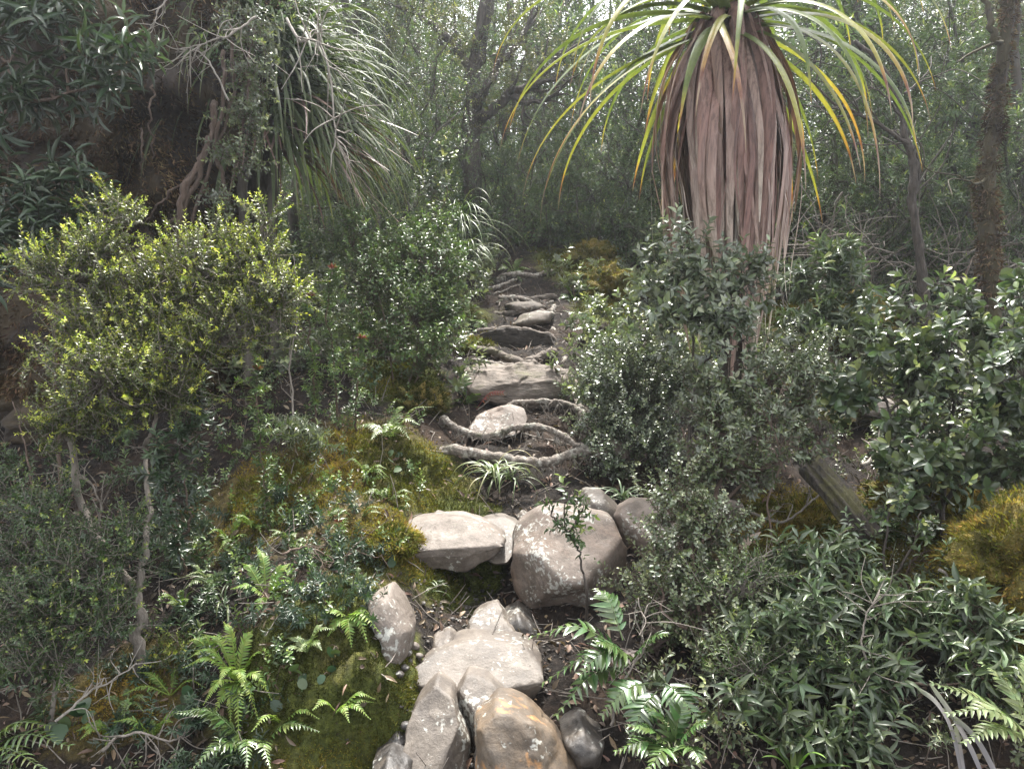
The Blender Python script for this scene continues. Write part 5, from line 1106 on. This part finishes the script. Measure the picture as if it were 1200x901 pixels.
def mound(label, c, rx, ry, rz, seed, tint0=.6, dens=9000):
    c = P3(c); root = thing('moss_mound', label, 'moss mound', c)
    ob, W = blobmesh('body', c, rx, ry, rz, M['moss_mound'], .24, seed, 5, root, c, 3.4)
    r = np.random.default_rng(seed); i = r.integers(0, len(W), dens); N = norm(W[i] - c); P = W[i] + r.normal(0, .006, (dens, 3))
    g = Geo(); leaves(g, P - N * .005, norm(N + .8 * unit(dens, r)), unit(dens, r), r.uniform(.012, .032, dens), .006, 'kite', np.clip(tint0 + fnoise(P, 9, 2.) * .7 + r.uniform(-.2, .2, dens), 0, 1))
    g.build('moss_tufts', M['moss_tuft'], root, c)
mound('large golden moss mound at the frame edge under shiny leaves', (1192, 672, 2.72), .22, .2, .24, 1, .72, 22000)
mound('low golden brown moss mound beneath the broken log', (945, 630, 3.5), .17, .16, .16, 2, .5, 12000)
mound('golden moss hump partly hidden below the glossy shrub', (1090, 590, 3.5), .22, .2, .18, 3, .6, 12000)
mound('moss cushion capping the bank beside the upright curved stone', (458, 634, 3.04), .09, .12, .045, 4, .5, 7000)
mound('bright lime moss cushion on the bank beside the ridge root', (552, 408, 5.25), .09, .09, .055, 5, .25, 4000)
mound('mossy hummock on the slope right of the topmost step', (712, 338, 6.5), .24, .24, .17, 6, .4, 9000)
mound('olive moss hummock above the mossy hummock on the slope', (694, 306, 7.3), .24, .2, .16, 7, .5, 8000)
mound('moss covered hump under the trees beyond the pale speckled shrub', (995, 378, 6.0), .34, .3, .22, 8, .35, 8000)
mound('small gold moss cushion on the slope above the uppermost roots', (652, 326, 7.2), .13, .12, .09, 9, .5, 3000)
mound('mossy shoulder on the path edge under the feathery shrub', (490, 474, 4.35), .13, .14, .10, 10, .0, 8000)

P, N_, _, mm = sample_faces(24000, lambda m: np.clip(1.1 - m, .2, 1)); n = len(P)
gl_ = Geo(); leaves(gl_, P + N_ * .006, norm(unit(n) + N_ * .1), norm(N_ + .5 * unit(n)), rng.uniform(.012, .05, n), rng.uniform(.005, .018, n), 'lance', rng.uniform(0, .8, n) ** 2)
tag(gl_.build('leaf_litter', M['litter'], None), 'dry brown fallen leaves scattered over the soil', kind='stuff')
P, N_, _, mm = sample_faces(6000, lambda m: np.clip(1.1 - m, .15, 1)); n = len(P)
gt = Geo(); dd = norm(unit(n) - .75 * N_ * 0 + N_ * .1); L_ = rng.uniform(.04, .16, (n, 1)); B_ = P + N_ * .006
tubes(gt, np.stack([B_, B_ + dd * L_ * .5 + unit(n) * L_ * .06, B_ + dd * L_], 1), np.broadcast_to(np.array([.0022, .002, .0012]), (n, 3)), 4, cap=False)
tag(gt.build('twig_litter', M['bark_grey'], None), 'dead twigs scattered over the soil', kind='stuff')
# a few big curled dead leaves of the grass tree on the litter
for k, (px, py, s) in enumerate([(862, 655, .1), (905, 650, .09), (880, 722, .08), (868, 782, .09), (930, 668, .07), (850, 672, .09), (920, 690, .07), (885, 664, .08)]):
    b = ground(px, py) + np.array([0, -.05, .05]); g_ = Geo(); r_ = np.random.default_rng(k)
    leaves(g_, b[None], unit(1, r_) * np.array([1, .5, .3]), np.array([[0, -.6, .8]]) + .3 * unit(1, r_), s, s * .36, 'strap', .95)
    tag(g_.build('fallen_leaf', M['litter'], None, b), 'curled bleached fallen leaf on litter behind the fine grey shrub', 'leaf', 'bleached fallen leaves')

# low undergrowth that nobody could count
def sprigs(n, keep, kind, mat, name, label, hgt=(.03, .16), seed=1, xr=(-4.2, 4.2), yr=(2.0, 9.5), scale=1.0, mossok=False):
    r = np.random.default_rng(seed); P = np.stack([r.uniform(*xr, n), r.uniform(*yr, n), np.zeros(n)], 1); P[:, 2] = Hn(P)
    d = P[:, 1] / FWD[1]; rel = P - CAMP; dep = rel @ FWD; px = 600 + FPX * rel[:, 0] / dep; py = 450.5 - FPX * (rel @ UPV) / dep
    m = keep(px, py, dep, P) & ((moss_at(P)[0] < .55) | mossok); P = P[m]; n = len(P)
    h = r.uniform(*hgt, (n, 1)); dr = norm(np.array([0, 0, 1.]) + .5 * unit(n, r))
    gs = Geo(); gl = Geo(); T = P + dr * h
    tubes(gs, np.stack([P - dr * .02, P + dr * h * .5, T], 1), np.broadcast_to(np.array([.003, .002, .0015]), (n, 3)), 3, cap=False)
    reps = 3
    B = np.repeat(T, reps, 0) - np.repeat(dr * h, reps, 0) * r.uniform(0, .6, (n * reps, 1)); D = norm(np.repeat(dr, reps, 0) + 1.1 * unit(n * reps, r))
    twig_leaves(gl, B, D, kind, r, scale)
    o = gl.build(name, mat, None); s = gs.build('stems', M['bark_brown'], o)
    return tag(o, label, kind='stuff')
sprigs(4200, lambda px, py, d, P: ~((px > 345) & (py > 735)) & (px > 130) & (px < 450) & (py > 590) & (d < 3.3), 'whorl', M['herb'], 'bank_herbs', 'small broad leaved herbs covering the low bank', (.01, .05), seed=11, scale=.6, mossok=True)
sprigs(2600, lambda px, py, d, P: ~((px > 345) & (py > 735)) & (px > 130) & (px < 500) & (py > 470) & (d < 4.6), 'small', M['leaf_mid'], 'bank_herbs', 'small leaved seedlings dotted over the bank', (.02, .08), seed=12, scale=.8, mossok=True)
sprigs(700, lambda px, py, d, P: (px > 770) & (d < 3.2), 'lance', M['leaf_lance'], 'undergrowth', 'blue green long leaved seedlings filling the gaps of the open bank', (.02, .12), seed=15, scale=.6)
sprigs(1800, lambda px, py, d, P: (px > 720) & (d < 3.0), 'needle', M['leaf_grey'], 'undergrowth', 'fine grey heath twigs filling the gaps beside the gully', (.05, .2), seed=16, scale=1.1)
offpath = lambda px, py, d, P: ((px < 440 + (py < 560) * 70) | (px > 745 - (py < 560) * 40)) & (d > 2.15)
sprigs(2400, lambda px, py, d, P: offpath(px, py, d, P) & (px > 735) & (d < 4.5), 'small', M['leaf_silver'], 'undergrowth', 'low mixed leafy undergrowth under the shrubs of the open bank', seed=1)
sprigs(900, lambda px, py, d, P: offpath(px, py, d, P) & (px < 300) & (d < 5), 'whorl', M['leaf_dark'], 'undergrowth', 'shaded leafy undergrowth in the dark hollow', seed=2, scale=.8)
sprigs(500, lambda px, py, d, P: offpath(px, py, d, P) & (px > 280) & (px < 460) & (py < 560), 'small', M['leaf_dark'], 'undergrowth', 'thin leafy ground cover on the brown bank', seed=3)
sprigs(3600, lambda px, py, d, P: ((px < 545) | (px > 668) | ((d > 6.2) & ((px < 580) | (px > 648)))) & (d > 4.4), 'ovate', M['leaf_silver'], 'undergrowth', 'leafy undergrowth on the slope beyond the steps', (.05, .3), seed=4, scale=1.2)
sprigs(2600, lambda px, py, d, P: ((px < 572) | (px > 650) | (d > 7.3)) & (d > 6.8), 'far', M['leaf_far'], 'undergrowth', 'hazy leafy undergrowth on the upper slope', (.1, .6), seed=5, xr=(-8, 8), yr=(7, 14))

# ------------------------------------------------------------------ trees of the slope behind
def make_tree(name, label, h, r0, nlimb, crown, ntw, kind, mat, bark, seed, low=.3, lean=(0, 0), stems=1, group=None, cat='tree', el=(10, 60), scale=1.0, wob=.12, spread=.22):
    """a tree standing at the origin"""
    r = np.random.default_rng(seed); gs = Geo(); gl = Geo(); tb = []; td = []; tq = []
    for si in range(stems):
        a0 = r.uniform(0, 6.28); ln = np.array([lean[0], lean[1], 0]) + (np.array([math.cos(a0), math.sin(a0), 0]) * .35 * h if stems > 1 else 0)
        hh = h * (r.uniform(.7, 1) if si else 1)
        pts = [np.array([0, 0, -.15]) + np.array([math.cos(a0), math.sin(a0), 0]) * (.05 * (stems > 1))] + [np.array([0, 0, hh]) * t + ln * t ** 1.3 + r.normal(0, wob, 3) * np.array([1, 1, .2]) * hh * .22 for t in (.2, .4, .6, .8, 1)]
        q = path(pts, 36, r0 * .25, seed + si); tubes(gs, q, np.linspace(r0, r0 * .22, 36) * (1 if si == 0 else .75), 9)
        nl = nlimb // stems
        for k in range(nl):
            u = low + (1 - low) * (k + r.uniform(0, .8)) / nl; i = min(int(u * 35), 35)
            az = k * 2.399 + r.uniform(-.5, .5); e = math.radians(r.uniform(*el)); L = crown * (1.15 - .75 * u) * r.uniform(.6, 1.3) * (1 if u > .35 else .8)
            d = np.array([math.cos(az) * math.cos(e), math.sin(az) * math.cos(e), math.sin(e)])
            b = path([q[i], q[i] + d * L * .5 + r.normal(0, .10, 3) * L, q[i] + d * L + np.array([0, 0, .15 * L]) + r.normal(0, .16, 3) * L], 14, .01, seed + k)
            tubes(gs, b, np.linspace(r0 * (.42 - .2 * u), .005, 14), 5, cap=False)
            n = int(ntw * r.uniform(.6, 1.3)); j = (14 * r.uniform(.15, 1, n) ** .7).astype(int).clip(0, 13)
            off = unit(n, r) * r.uniform(0, 1, (n, 1)) ** .6 * spread * (1 + .5 * L)
            p = b[j] + off; tb.append(p); td.append(norm(off + np.array([0, 0, .16]) + .12 * unit(n, r)))
            m = r.uniform(size=n) < .5
            tq.append(np.stack([b[j][m], (b[j][m] + p[m]) / 2 + r.normal(0, .03, (m.sum(), 3)), p[m]], 1))
    tb = np.concatenate(tb); td = np.concatenate(td); Q = np.concatenate(tq)
    tubes(gs, Q, np.broadcast_to(np.array([.006, .0045, .003]), Q.shape[:2]), 3, cap=False)
    twig_leaves(gl, tb, td, kind, r, scale)
    root = thing(name, label, cat, (0, 0, 0), group); gs.build('trunk', bark, root); gl.build('crown', mat, root)
    return root

protos = {
    'slender': lambda: make_tree('slender_tree', 'x', 4.6, .055, 22, 1.15, 34, 'far', M['leaf_far'], M['bark_far'], 1, .25),
    'bushy': lambda: make_tree('bushy_tree', 'x', 3.0, .05, 24, 1.15, 46, 'farfine', M['leaf_far'], M['bark_far'], 2, .08, stems=3),
    'olive': lambda: make_tree('olive_tree', 'x', 4.2, .06, 24, 1.3, 40, 'farfine', M['leaf_farolive'], M['bark_far'], 3, .3, stems=2),
    'lance': lambda: make_tree('long_leaved_tree', 'x', 3.2, .045, 18, 1.0, 24, 'farlance', M['leaf_far'], M['bark_far'], 4, .15, stems=2),
    'bare': lambda: make_tree('sparse_tree', 'x', 5.0, .06, 20, 1.3, 12, 'farfine', M['leaf_farolive'], M['bark_far'], 5, .2, stems=2, wob=.2),
}
GRP = 'hazy trees on the slope behind'
placed = {}
rb = np.random.default_rng(4)
TREES = [  # proto, px, depth, scale, label
    ('bushy', 430, 7.6, .80, 'bushy hazy tree right behind the arching grass tree'),
    ('lance', 492, 8.6, .7, 'long leaved tree beside the pale hanging sedge'),
    ('slender', 470, 10.0, 1.0, 'slender tree rising behind the bushy hazy tree'),
    ('olive', 395, 9.5, 1.0, 'olive tree above the arching grass tree'),
    ('bushy', 690, 10.5, .9, 'bushy tree on the slope directly above the path head'),
    ('lance', 725, 8.8, .85, 'long leaved tree close behind the curved yellow leaves'),
    ('slender', 660, 12.0, 1.0, 'slender hazy tree under the bright gap of sky'),
    ('bare', 610, 13.5, 1.0, 'thin sparse tree deep in the haze above the path'),
    ('olive', 760, 12.5, .9, 'olive tree behind the long yellow drooping leaves'),
    ('bushy', 800, 8.5, .8, 'bushy tree hidden behind the dead leaf skirt'),
    ('lance', 905, 7.6, .75, 'long leaved tree between dead leaf skirt and far thin trunk'),
    ('slender', 960, 9.2, 1.0, 'slender tree behind the green drooping crown leaves'),
    ('olive', 1010, 11.0, 1.1, 'olive tree over the small far grass tree'),
    ('lance', 1110, 7.9, .8, 'long leaved tree with lit shoots beside the mossy trunk'),
    ('bare', 1060, 8.8, .95, 'sparse twiggy tree behind the bent sapling'),
    ('bushy', 1150, 9.0, .9, 'bushy tree behind the mossy trunk'),
    ('slender', 1200, 8.2, 1.0, 'slender tree beyond the mossy trunk at the frame edge'),
    ('olive', 1120, 12.0, 1.15, 'tall olive tree over the bushy tree by the mossy trunk'),
    ('bushy', 545, 12.5, 1.0, 'bushy tree behind the gnarled dark tree'),
    ('slender', 520, 14.5, 1.1, 'faint slender tree beyond the gnarled dark tree'),
    ('bare', 880, 12.0, 1.1, 'sparse tree over the crown of the tall grass tree'),
    ('bare', 350, 8.0, 1.0, 'sparse tree in shade behind the arching grass tree trunk'),
    ('bushy', 250, 8.5, 1.0, 'bushy tree in deep shade behind the dark leaning trunk'),
    ('olive', 60, 8.0, 1.1, 'olive tree in shade beyond the dark leaning trunk'),
    ('bushy', -120, 6.5, 1.0, 'bushy tree beyond the strap leaved sapling'),
    ('bushy', 1290, 7.0, 1.0, 'bushy tree past the frame edge beyond the golden mound'),
    ('lance', 590, 15.0, .9, 'long leaved tree far up the slope in haze'),
    ('bushy', 1010, 6.9, .55, 'low bush beside the base of the far thin trunk'),
    ('lance', 1080, 6.6, .55, 'low long leaved bush at the foot of the bent sapling'),
    ('bushy', 1130, 7.0, .6, 'low bush between bent sapling and mossy trunk'),
    ('lance', 1225, 6.9, .6, 'long leaved bush crowding the foot of the mossy trunk'),
    ('olive', 1080, 9.6, .85, 'olive tree beyond the bent sapling branches'),
    ('bushy', 960, 8.0, .75, 'bushy tree left of the far thin trunk'),
    ('bushy', 455, 6.6, .62, 'low bush close behind the feathery shrub'),
    ('bushy', 720, 7.8, .62, 'low bush on moss between path and dead leaf skirt'),
    ('bushy', 590, 10.8, .7, 'bush closing the head of the path'),
    ('olive', 700, 14.0, 1.0, 'olive tree high on the slope under the sky gap'),
    ('bushy', 660, 9.4, .55, 'low bush above the olive moss hummock'),
    ('lance', 1160, 10.5, 1.0, 'tall long leaved tree far beyond the mossy trunk'),
    ('slender', 440, 12.0, 1.1, 'slender tree far behind the silvery arching leaves'),
    ('bushy', 706, 7.6, .42, 'small bush on the slope right of the uppermost roots'),
    ('lance', 556, 8.0, .42, 'small long leaved bush beside the uppermost roots'),
    ('bushy', 665, 8.6, .40, 'small rounded bush over the head of the steps'),
    ('bushy', 612, 8.1, .34, 'lowest rounded bush closing the trail above the uppermost roots'),
    ('lance', 640, 7.7, .32, 'low tuft of long leaves on the trail above the tilted stone'),
    ('bushy', 580, 7.9, .36, 'low bush on the left lip of the path head'),
    ('bushy', 640, 16.5, 1.0, 'faint bushy tree far up in the haze under the sky gap'),
]
for k, (pr, px, d, s, lab) in enumerate(TREES):
    loc = gat(px, d, -.05); a = rb.uniform(0, 6.28); s = s * rb.uniform(.92, 1.08)
    if pr not in placed:
        o = protos[pr](); placed[pr] = o; o.location = Vector(loc); o.rotation_euler = (0, 0, a); o.scale = (s,) * 3; o['label'] = lab; o['group'] = GRP
    else: copy_thing(placed[pr], loc, a, s, lab, GRP)

def trunk_tree(name, label, main, limbs, r0, bark, seed, mat=None, kind='farfine', blobs=(), r1=.5, moss=None, mossr=None, twign=0):
    r = np.random.default_rng(seed); w = [P3(p) for p in main]; n = 60
    q = path(w, n, r0 * .10, seed); g = Geo()
    rr = np.linspace(r0, r0 * r1, n) * (1 + .16 * np.array([noise.noise(Vector((i * .22, seed, 0))) for i in range(n)]))
    tubes(g, q, rr, 14); V = g.v[0]; V += norm(V - np.repeat(q, 14, 0)) * (fnoise(V, 16, seed) * r0 * .3)[:, None]
    root = thing(name, label, 'tree', w[0]); allp = [q]
    for L in limbs:
        m = path([P3(p) for p in L[0]], 30, L[1] * .35, seed + 1); tubes(g, m, np.linspace(L[1], L[1] * .35, 30), 8); allp.append(m)
        for e in range(L[2] if len(L) > 2 else 0):
            i = r.integers(6, 29); v = norm((m[min(i + 1, 29)] - m[i - 1]) / .02 + 1.2 * unit(1, r)[0]); l = r.uniform(.15, .5)
            tubes(g, path([m[i], m[i] + v * l * .5 + r.normal(0, .04, 3), m[i] + v * l + r.normal(0, .06, 3)], 9), np.linspace(L[1] * .4, .004, 9), 5, cap=False)
    A = np.concatenate(allp)
    g.build('trunk', bark, root, w[0])
    if blobs:
        gl = Geo()
        for (px, py, d, rx, ry, m) in blobs:
            c = at(px, py, d); u = unit(m, r) * r.uniform(0, 1, (m, 1)) ** .4; p = c + u * np.array([rx, (rx + ry) / 2, ry]) * d / FPX
            twig_leaves(gl, p, norm(u + np.array([0, 0, .4]) + .4 * unit(m, r)), kind, r)
        gl.build('crown', mat or M['leaf_far'], root, w[0])
    if moss:
        gm = Geo(); i = r.integers(0, len(V), moss); C = np.repeat(q, 14, 0)[i]; N = norm(V[i] - C)
        kp = fnoise(V[i], 5, 1.) > -.15 + .25 * r.normal(size=moss) * .5; i = i[kp]; N = N[kp]; k_ = len(i)
        leaves(gm, V[i] + r.normal(0, .012, (k_, 3)), norm(N * .7 + unit(k_, r) * .7 + np.array([0, 0, -.4])), unit(k_, r), r.uniform(.02, .06, k_), .010, 'kite', np.clip(.3 + .5 * fnoise(V[i], 7, 3) + r.uniform(-.2, .3, k_), 0, 1))
        gm.build('moss', M['moss_tuft' if mossr else 'brown_fuzz'], root, w[0])
    return root
g0 = gat(1163, 5.6)
trunk_tree('mossy_trunk', 'upright trunk with shaggy brown moss sleeves near the frame edge', [g0 - np.array([0, 0, .1]), (1162, 340, 5.6), (1159, 260, 5.6), (1158, 200, 5.6), (1166, 140, 5.6), (1174, 85, 5.56), (1180, 30, 5.5), (1190, -60, 5.5), (1200, -160, 5.5)],
           [([(1178, 60, 5.56), (1160, 30, 5.5), (1150, -40, 5.5)], .035, 3), ([(1163, 200, 5.6), (1145, 215, 5.5), (1120, 205, 5.4)], .012, 3)], .064, M['bark_mossy'], 3, moss=9000, blobs=[(1190, -60, 6.4, 120, 50, 240), (1090, -40, 6.8, 90, 40, 140)])
g0 = gat(1094, 5.6)
trunk_tree('bent_sapling', 'dark bent sapling with crooked bare branches over the glossy shrub', [g0, (1086, 390, 5.6), (1078, 300, 5.6), (1070, 240, 5.6), (1072, 195, 5.6), (1062, 165, 5.6), (1052, 120, 5.6), (1030, 75, 5.6), (1000, 50, 5.6)],
           [([(1068, 172, 5.6), (1045, 155, 5.55), (1012, 135, 5.5), (975, 120, 5.5), (950, 90, 5.5)], .018, 8), ([(1072, 205, 5.6), (1060, 165, 5.62), (1040, 150, 5.7)], .016, 5), ([(1060, 110, 5.6), (1080, 95, 5.7), (1105, 88, 5.7)], .010, 5), ([(1070, 240, 5.6), (1078, 205, 5.6), (1072, 170, 5.6)], .015, 4), ([(1058, 140, 5.6), (1035, 110, 5.5), (1010, 100, 5.5)], .010, 5)], .042, M['bark_dark'], 4, r1=.35)
g0 = gat(1003, 7.6)
trunk_tree('thin_trunk', 'straight thin grey trunk in the haze between grass tree and bent sapling', [g0, (1003, 330, 7.6), (1005, 240, 7.6), (1003, 160, 7.6), (1000, 80, 7.6), (1010, -60, 7.6)], [([(1003, 170, 7.6), (1025, 130, 7.6), (1040, 90, 7.6)], .02, 5)], .062, M['bark_far'], 5, blobs=[(1000, -20, 7.6, 110, 60, 260)])
g0 = gat(548, 7.9)
trunk_tree('gnarled_tree', 'gnarled dark tree with heavy forked limbs at the head of the path', [g0, (550, 270, 7.80), (553, 200, 7.80), (552, 150, 7.80), (556, 100, 7.80), (562, 50, 7.80), (575, -20, 7.80), (590, -120, 7.80)],
           [([(553, 150, 7.80), (575, 128, 7.72), (600, 112, 7.64), (630, 95, 7.56), (660, 60, 7.48)], .07, 12), ([(552, 140, 7.80), (572, 100, 7.72), (600, 60, 7.64), (625, 20, 7.64)], .06, 10), ([(556, 90, 7.80), (540, 60, 7.80), (510, 30, 7.80), (480, 10, 7.80)], .05, 12), ([(550, 170, 7.80), (530, 150, 7.80), (505, 140, 7.72)], .04, 8), ([(600, 112, 7.64), (625, 120, 7.56), (655, 110, 7.48)], .035, 8)],
           .105, M['bark_dark'], 6, r1=.6, mat=M['leaf_farolive'], blobs=[(590, 30, 7.72, 70, 40, 130), (500, 60, 7.72, 50, 40, 120), (640, 90, 7.56, 44, 40, 90), (480, 10, 7.72, 60, 30, 110), (570, 110, 7.64, 50, 40, 60), (520, 130, 7.64, 34, 30, 60)])
for k, (px, d, top, rr, lab) in enumerate([(592, 8.4, 120, .035, 'dark slim trunk in the haze behind the gnarled tree'), (626, 9.0, 100, .04, 'slim trunk in the thicket above the topmost path roots'), (1195, 7.0, -60, .05, 'bare straight trunk standing just behind the mossy trunk'),
                                        (1128, 7.4, 120, .03, 'thin trunk in twiggy shade between bent sapling and mossy trunk'), (930, 8.8, 60, .035, 'thin trunk behind the drooping green crown leaves'), (1046, 7.2, 200, .03, 'slim dark stem beside the small far grass tree'), (455, 9.0, 60, .05, 'dark trunk leaning above the arching grass tree leaves'),
                                        (676, 9.0, 60, .045, 'slim trunk leaning left of the curved yellow leaves'), (745, 10.5, 20, .04, 'thin trunk between yellow leaves and dead leaf skirt'), (322, 4.6, 120, .03, 'grey upright stem beneath the arching grass tree beside the shrub spikes'), (292, 4.5, 150, .035, 'brown upright stem in the shade under the arching grass tree')]):
    g0 = gat(px, d); r_ = np.random.default_rng(k)
    trunk_tree('thin_trunk', lab, [g0, (px + r_.normal(0, 6), (top + 250) / 2 + 60, d), (px + r_.normal(0, 12), (top + 250) / 2 - 30, d), (px + r_.normal(0, 16), top, d), (px + r_.normal(0, 30), top - 120, d)],
               [([(px, top + 60, d), (px + r_.normal(0, 25), top + 30, d), (px + r_.normal(0, 50), top, d)], rr * .5, 6)], rr, M['bark_far'], 30 + k, r1=.5, blobs=[(px, top - 60, d, 60, 50, 120)])

# bare interlaced thicket in the shade at mid right (fallen twigs and dead scrub nobody could count)
r = np.random.default_rng(8); n = 1500
px = r.uniform(930, 1230, n); dd = r.uniform(6.2, 9.5, n); B = np.stack([(px - 600) / FPX * dd, dd * FWD[1], 0 * px], 1); B[:, 2] = H(B[:, 0], B[:, 1]) + r.uniform(0, .7, n)
D = norm(unit(n, r) + np.array([.2, 0, .35])); L_ = r.uniform(.25, .8, (n, 1)); g = Geo()
tt = np.linspace(0, 1, 6)[None, :, None]; Q = B[:, None] + D[:, None] * L_[:, None] * tt + r.normal(0, .10, (n, 1, 3)) * np.sin(tt * 3.14) + r.normal(0, .012, (n, 6, 3))
tubes(g, Q, np.broadcast_to(np.linspace(.007, .003, 6), (n, 6)), 4, cap=False)
tag(g.build('thicket', M['bark_grey'], None), 'tangle of bare grey twigs under the trees', kind='stuff')

# the far wood, one mass of leaves
r = np.random.default_rng(21); n = 100000
x = r.uniform(-13, 13, n); y = 8.5 + 11 * r.uniform(0, 1, n) ** .9; zb = H(x, y); hmax = 5.6 + 1.6 * fnoise(np.stack([x, y, 0 * x], 1), .35, 2.)
P = np.stack([x, y, zb + hmax * r.uniform(0, 1, n) ** 1.35], 1)
cl = fnoise(P, .75, 5.) + .6 * fnoise(P, 1.9, 9.)
rel = P - CAMP; dep = rel @ FWD; px = 600 + FPX * rel[:, 0] / dep; py = 450.5 - FPX * (rel @ UPV) / dep
gap = np.exp(-((px - 700) / 110) ** 2) * np.clip((190 - py) / 120, 0, 1) + .7 * np.exp(-((px - 1010) / 60) ** 2) * np.clip((40 - py) / 60, 0, 1)
path_ = (np.abs(px - 620) < 45) & (P[:, 2] - zb < .5) & (y < 13)
keep = (cl > -.20 + 1.0 * gap + .05 * r.normal(size=n)) & (px > -150) & (px < 1350) & (py > -140) & ~path_ & ((y > 10.2) | (np.abs(x) > 3.0) | (P[:, 2] - zb > 2.5))
P = P[keep]; n = len(P); g = Geo()
twig_leaves(g, P, norm(unit(n, r) + np.array([0, 0, .35])), 'far', r, 1.05)
fw = tag(g.build('far_wood', M['leaf_far'], None), 'hazy mass of leaves of the wood further up the slope', kind='stuff')
g = Geo(); m = 110; xs = r.uniform(-11, 11, m); ys = r.uniform(10, 19, m); zs = H(xs, ys); hh = r.uniform(2.5, 6, m); tt = np.linspace(0, 1, 10)
Q = np.stack([xs, ys, zs - .1], 1)[:, None] + np.stack([0 * hh, 0 * hh, hh], 1)[:, None] * tt[None, :, None] + (r.normal(0, .35, (m, 1, 3)) * tt[None, :, None] + r.normal(0, .05, (m, 10, 3))) * np.array([1, 1, .1])
tubes(g, Q, np.linspace(1, .35, 10)[None] * r.uniform(.02, .06, (m, 1)), 6, cap=False)
n = 5000; i = r.integers(0, m, n); j = r.integers(2, 10, n); B = Q[i, j]; D = norm(unit(n, r) + np.array([0, 0, .4])); L_ = r.uniform(.3, 1.3, (n, 1)); tq = np.linspace(0, 1, 6)[None, :, None]
tubes(g, B[:, None] + D[:, None] * L_[:, None] * tq + r.normal(0, .10, (n, 1, 3)) * np.sin(tq * 3.14), np.broadcast_to(np.linspace(.014, .004, 6), (n, 6)), 3, cap=False)
g.build('trunks', M['bark_far'], fw)

# ------------------------------------------------------------------ air, light, camera
HAZE = 0.0025
if HAZE:
    g = Geo(); S = 305; g.add([(x, y, z) for z in (-8, 13) for y in (-205, S) for x in (-S, S)], [(0, 2, 3, 1), (4, 5, 7, 6), (0, 1, 5, 4), (2, 6, 7, 3), (0, 4, 6, 2), (1, 3, 7, 5)])
    m = bpy.data.materials.new('haze'); m.use_nodes = True; nt = m.node_tree; nt.nodes.clear()
    o_ = nt.nodes.new('ShaderNodeOutputMaterial'); v = nt.nodes.new('ShaderNodeVolumePrincipled')
    v.inputs['Color'].default_value = (.86, .92, 1, 1); v.inputs['Density'].default_value = HAZE; v.inputs['Anisotropy'].default_value = .6
    nt.links.new(v.outputs[0], o_.inputs['Volume'])
    tag(g.build('haze', m, None, smooth=False), 'thin bright haze between the trees', kind='stuff')

SUN_EL, SUN_AZ = math.radians(60), math.radians(5)     # azimuth from +Y towards +X
w = bpy.data.worlds.new('World'); scene.world = w; w.use_nodes = True; nt = w.node_tree
bg = nt.nodes['Background']; sky = nt.nodes.new('ShaderNodeTexSky'); sky.sky_type = 'NISHITA'; sky.sun_disc = False
sky.sun_elevation = SUN_EL; sky.sun_rotation = SUN_AZ; sky.air_density = 1.0; sky.dust_density = 3.0; sky.ozone_density = 1.0
# broken white cloud over the blue: whiter and brighter than the clear sky
tc = nt.nodes.new('ShaderNodeTexCoord'); cn = nse(nt, 2.2, 5, .6, tc.outputs['Generated']); cm = ramp(nt, [(.30, (.75, .75, .75)), (.60, (1, 1, 1))], cn.outputs[0])
hs = nt.nodes.new('ShaderNodeHueSaturation'); hs.inputs['Saturation'].default_value = .12; hs.inputs['Value'].default_value = 1.9; nt.links.new(sky.outputs[0], hs.inputs['Color'])
nt.links.new(mixc(nt, cm.outputs[0], sky.outputs[0], hs.outputs[0]), bg.inputs[0]); bg.inputs[1].default_value = .14
sd = bpy.data.lights.new('sun', 'SUN'); sd.energy = 4.8; sd.angle = math.radians(4.0); sd.color = (1, .95, .88)
so = bpy.data.objects.new('sun', sd); COL.objects.link(so)
dv = -Vector((math.cos(SUN_EL) * math.sin(SUN_AZ), math.cos(SUN_EL) * math.cos(SUN_AZ), math.sin(SUN_EL)))
so.rotation_euler = dv.to_track_quat('-Z', 'Y').to_euler(); so.location = (0, 0, 20)

cd = bpy.data.cameras.new('camera'); cam = bpy.data.objects.new('camera', cd); COL.objects.link(cam); scene.camera = cam
cam.location = (0, 0, CAM_Z); cam.rotation_euler = (math.radians(90) - PITCH, 0, 0)
cd.sensor_width = 36; cd.lens = 27; cd.clip_start = .05; cd.clip_end = 2000
scene.view_settings.view_transform = 'Standard'; scene.view_settings.look = 'None'; scene.view_settings.gamma = 1
scene.view_settings.exposure = 1.52
scene.render.engine = 'CYCLES'
c = scene.cycles; c.max_bounces = 7; c.diffuse_bounces = 3; c.glossy_bounces = 2; c.transmission_bounces = 4; c.transparent_max_bounces = 4; c.volume_bounces = 0; c.use_denoising = True; c.denoising_prefilter = 'ACCURATE'; c.caustics_reflective = False; c.caustics_refractive = False; c.sample_clamp_indirect = 6
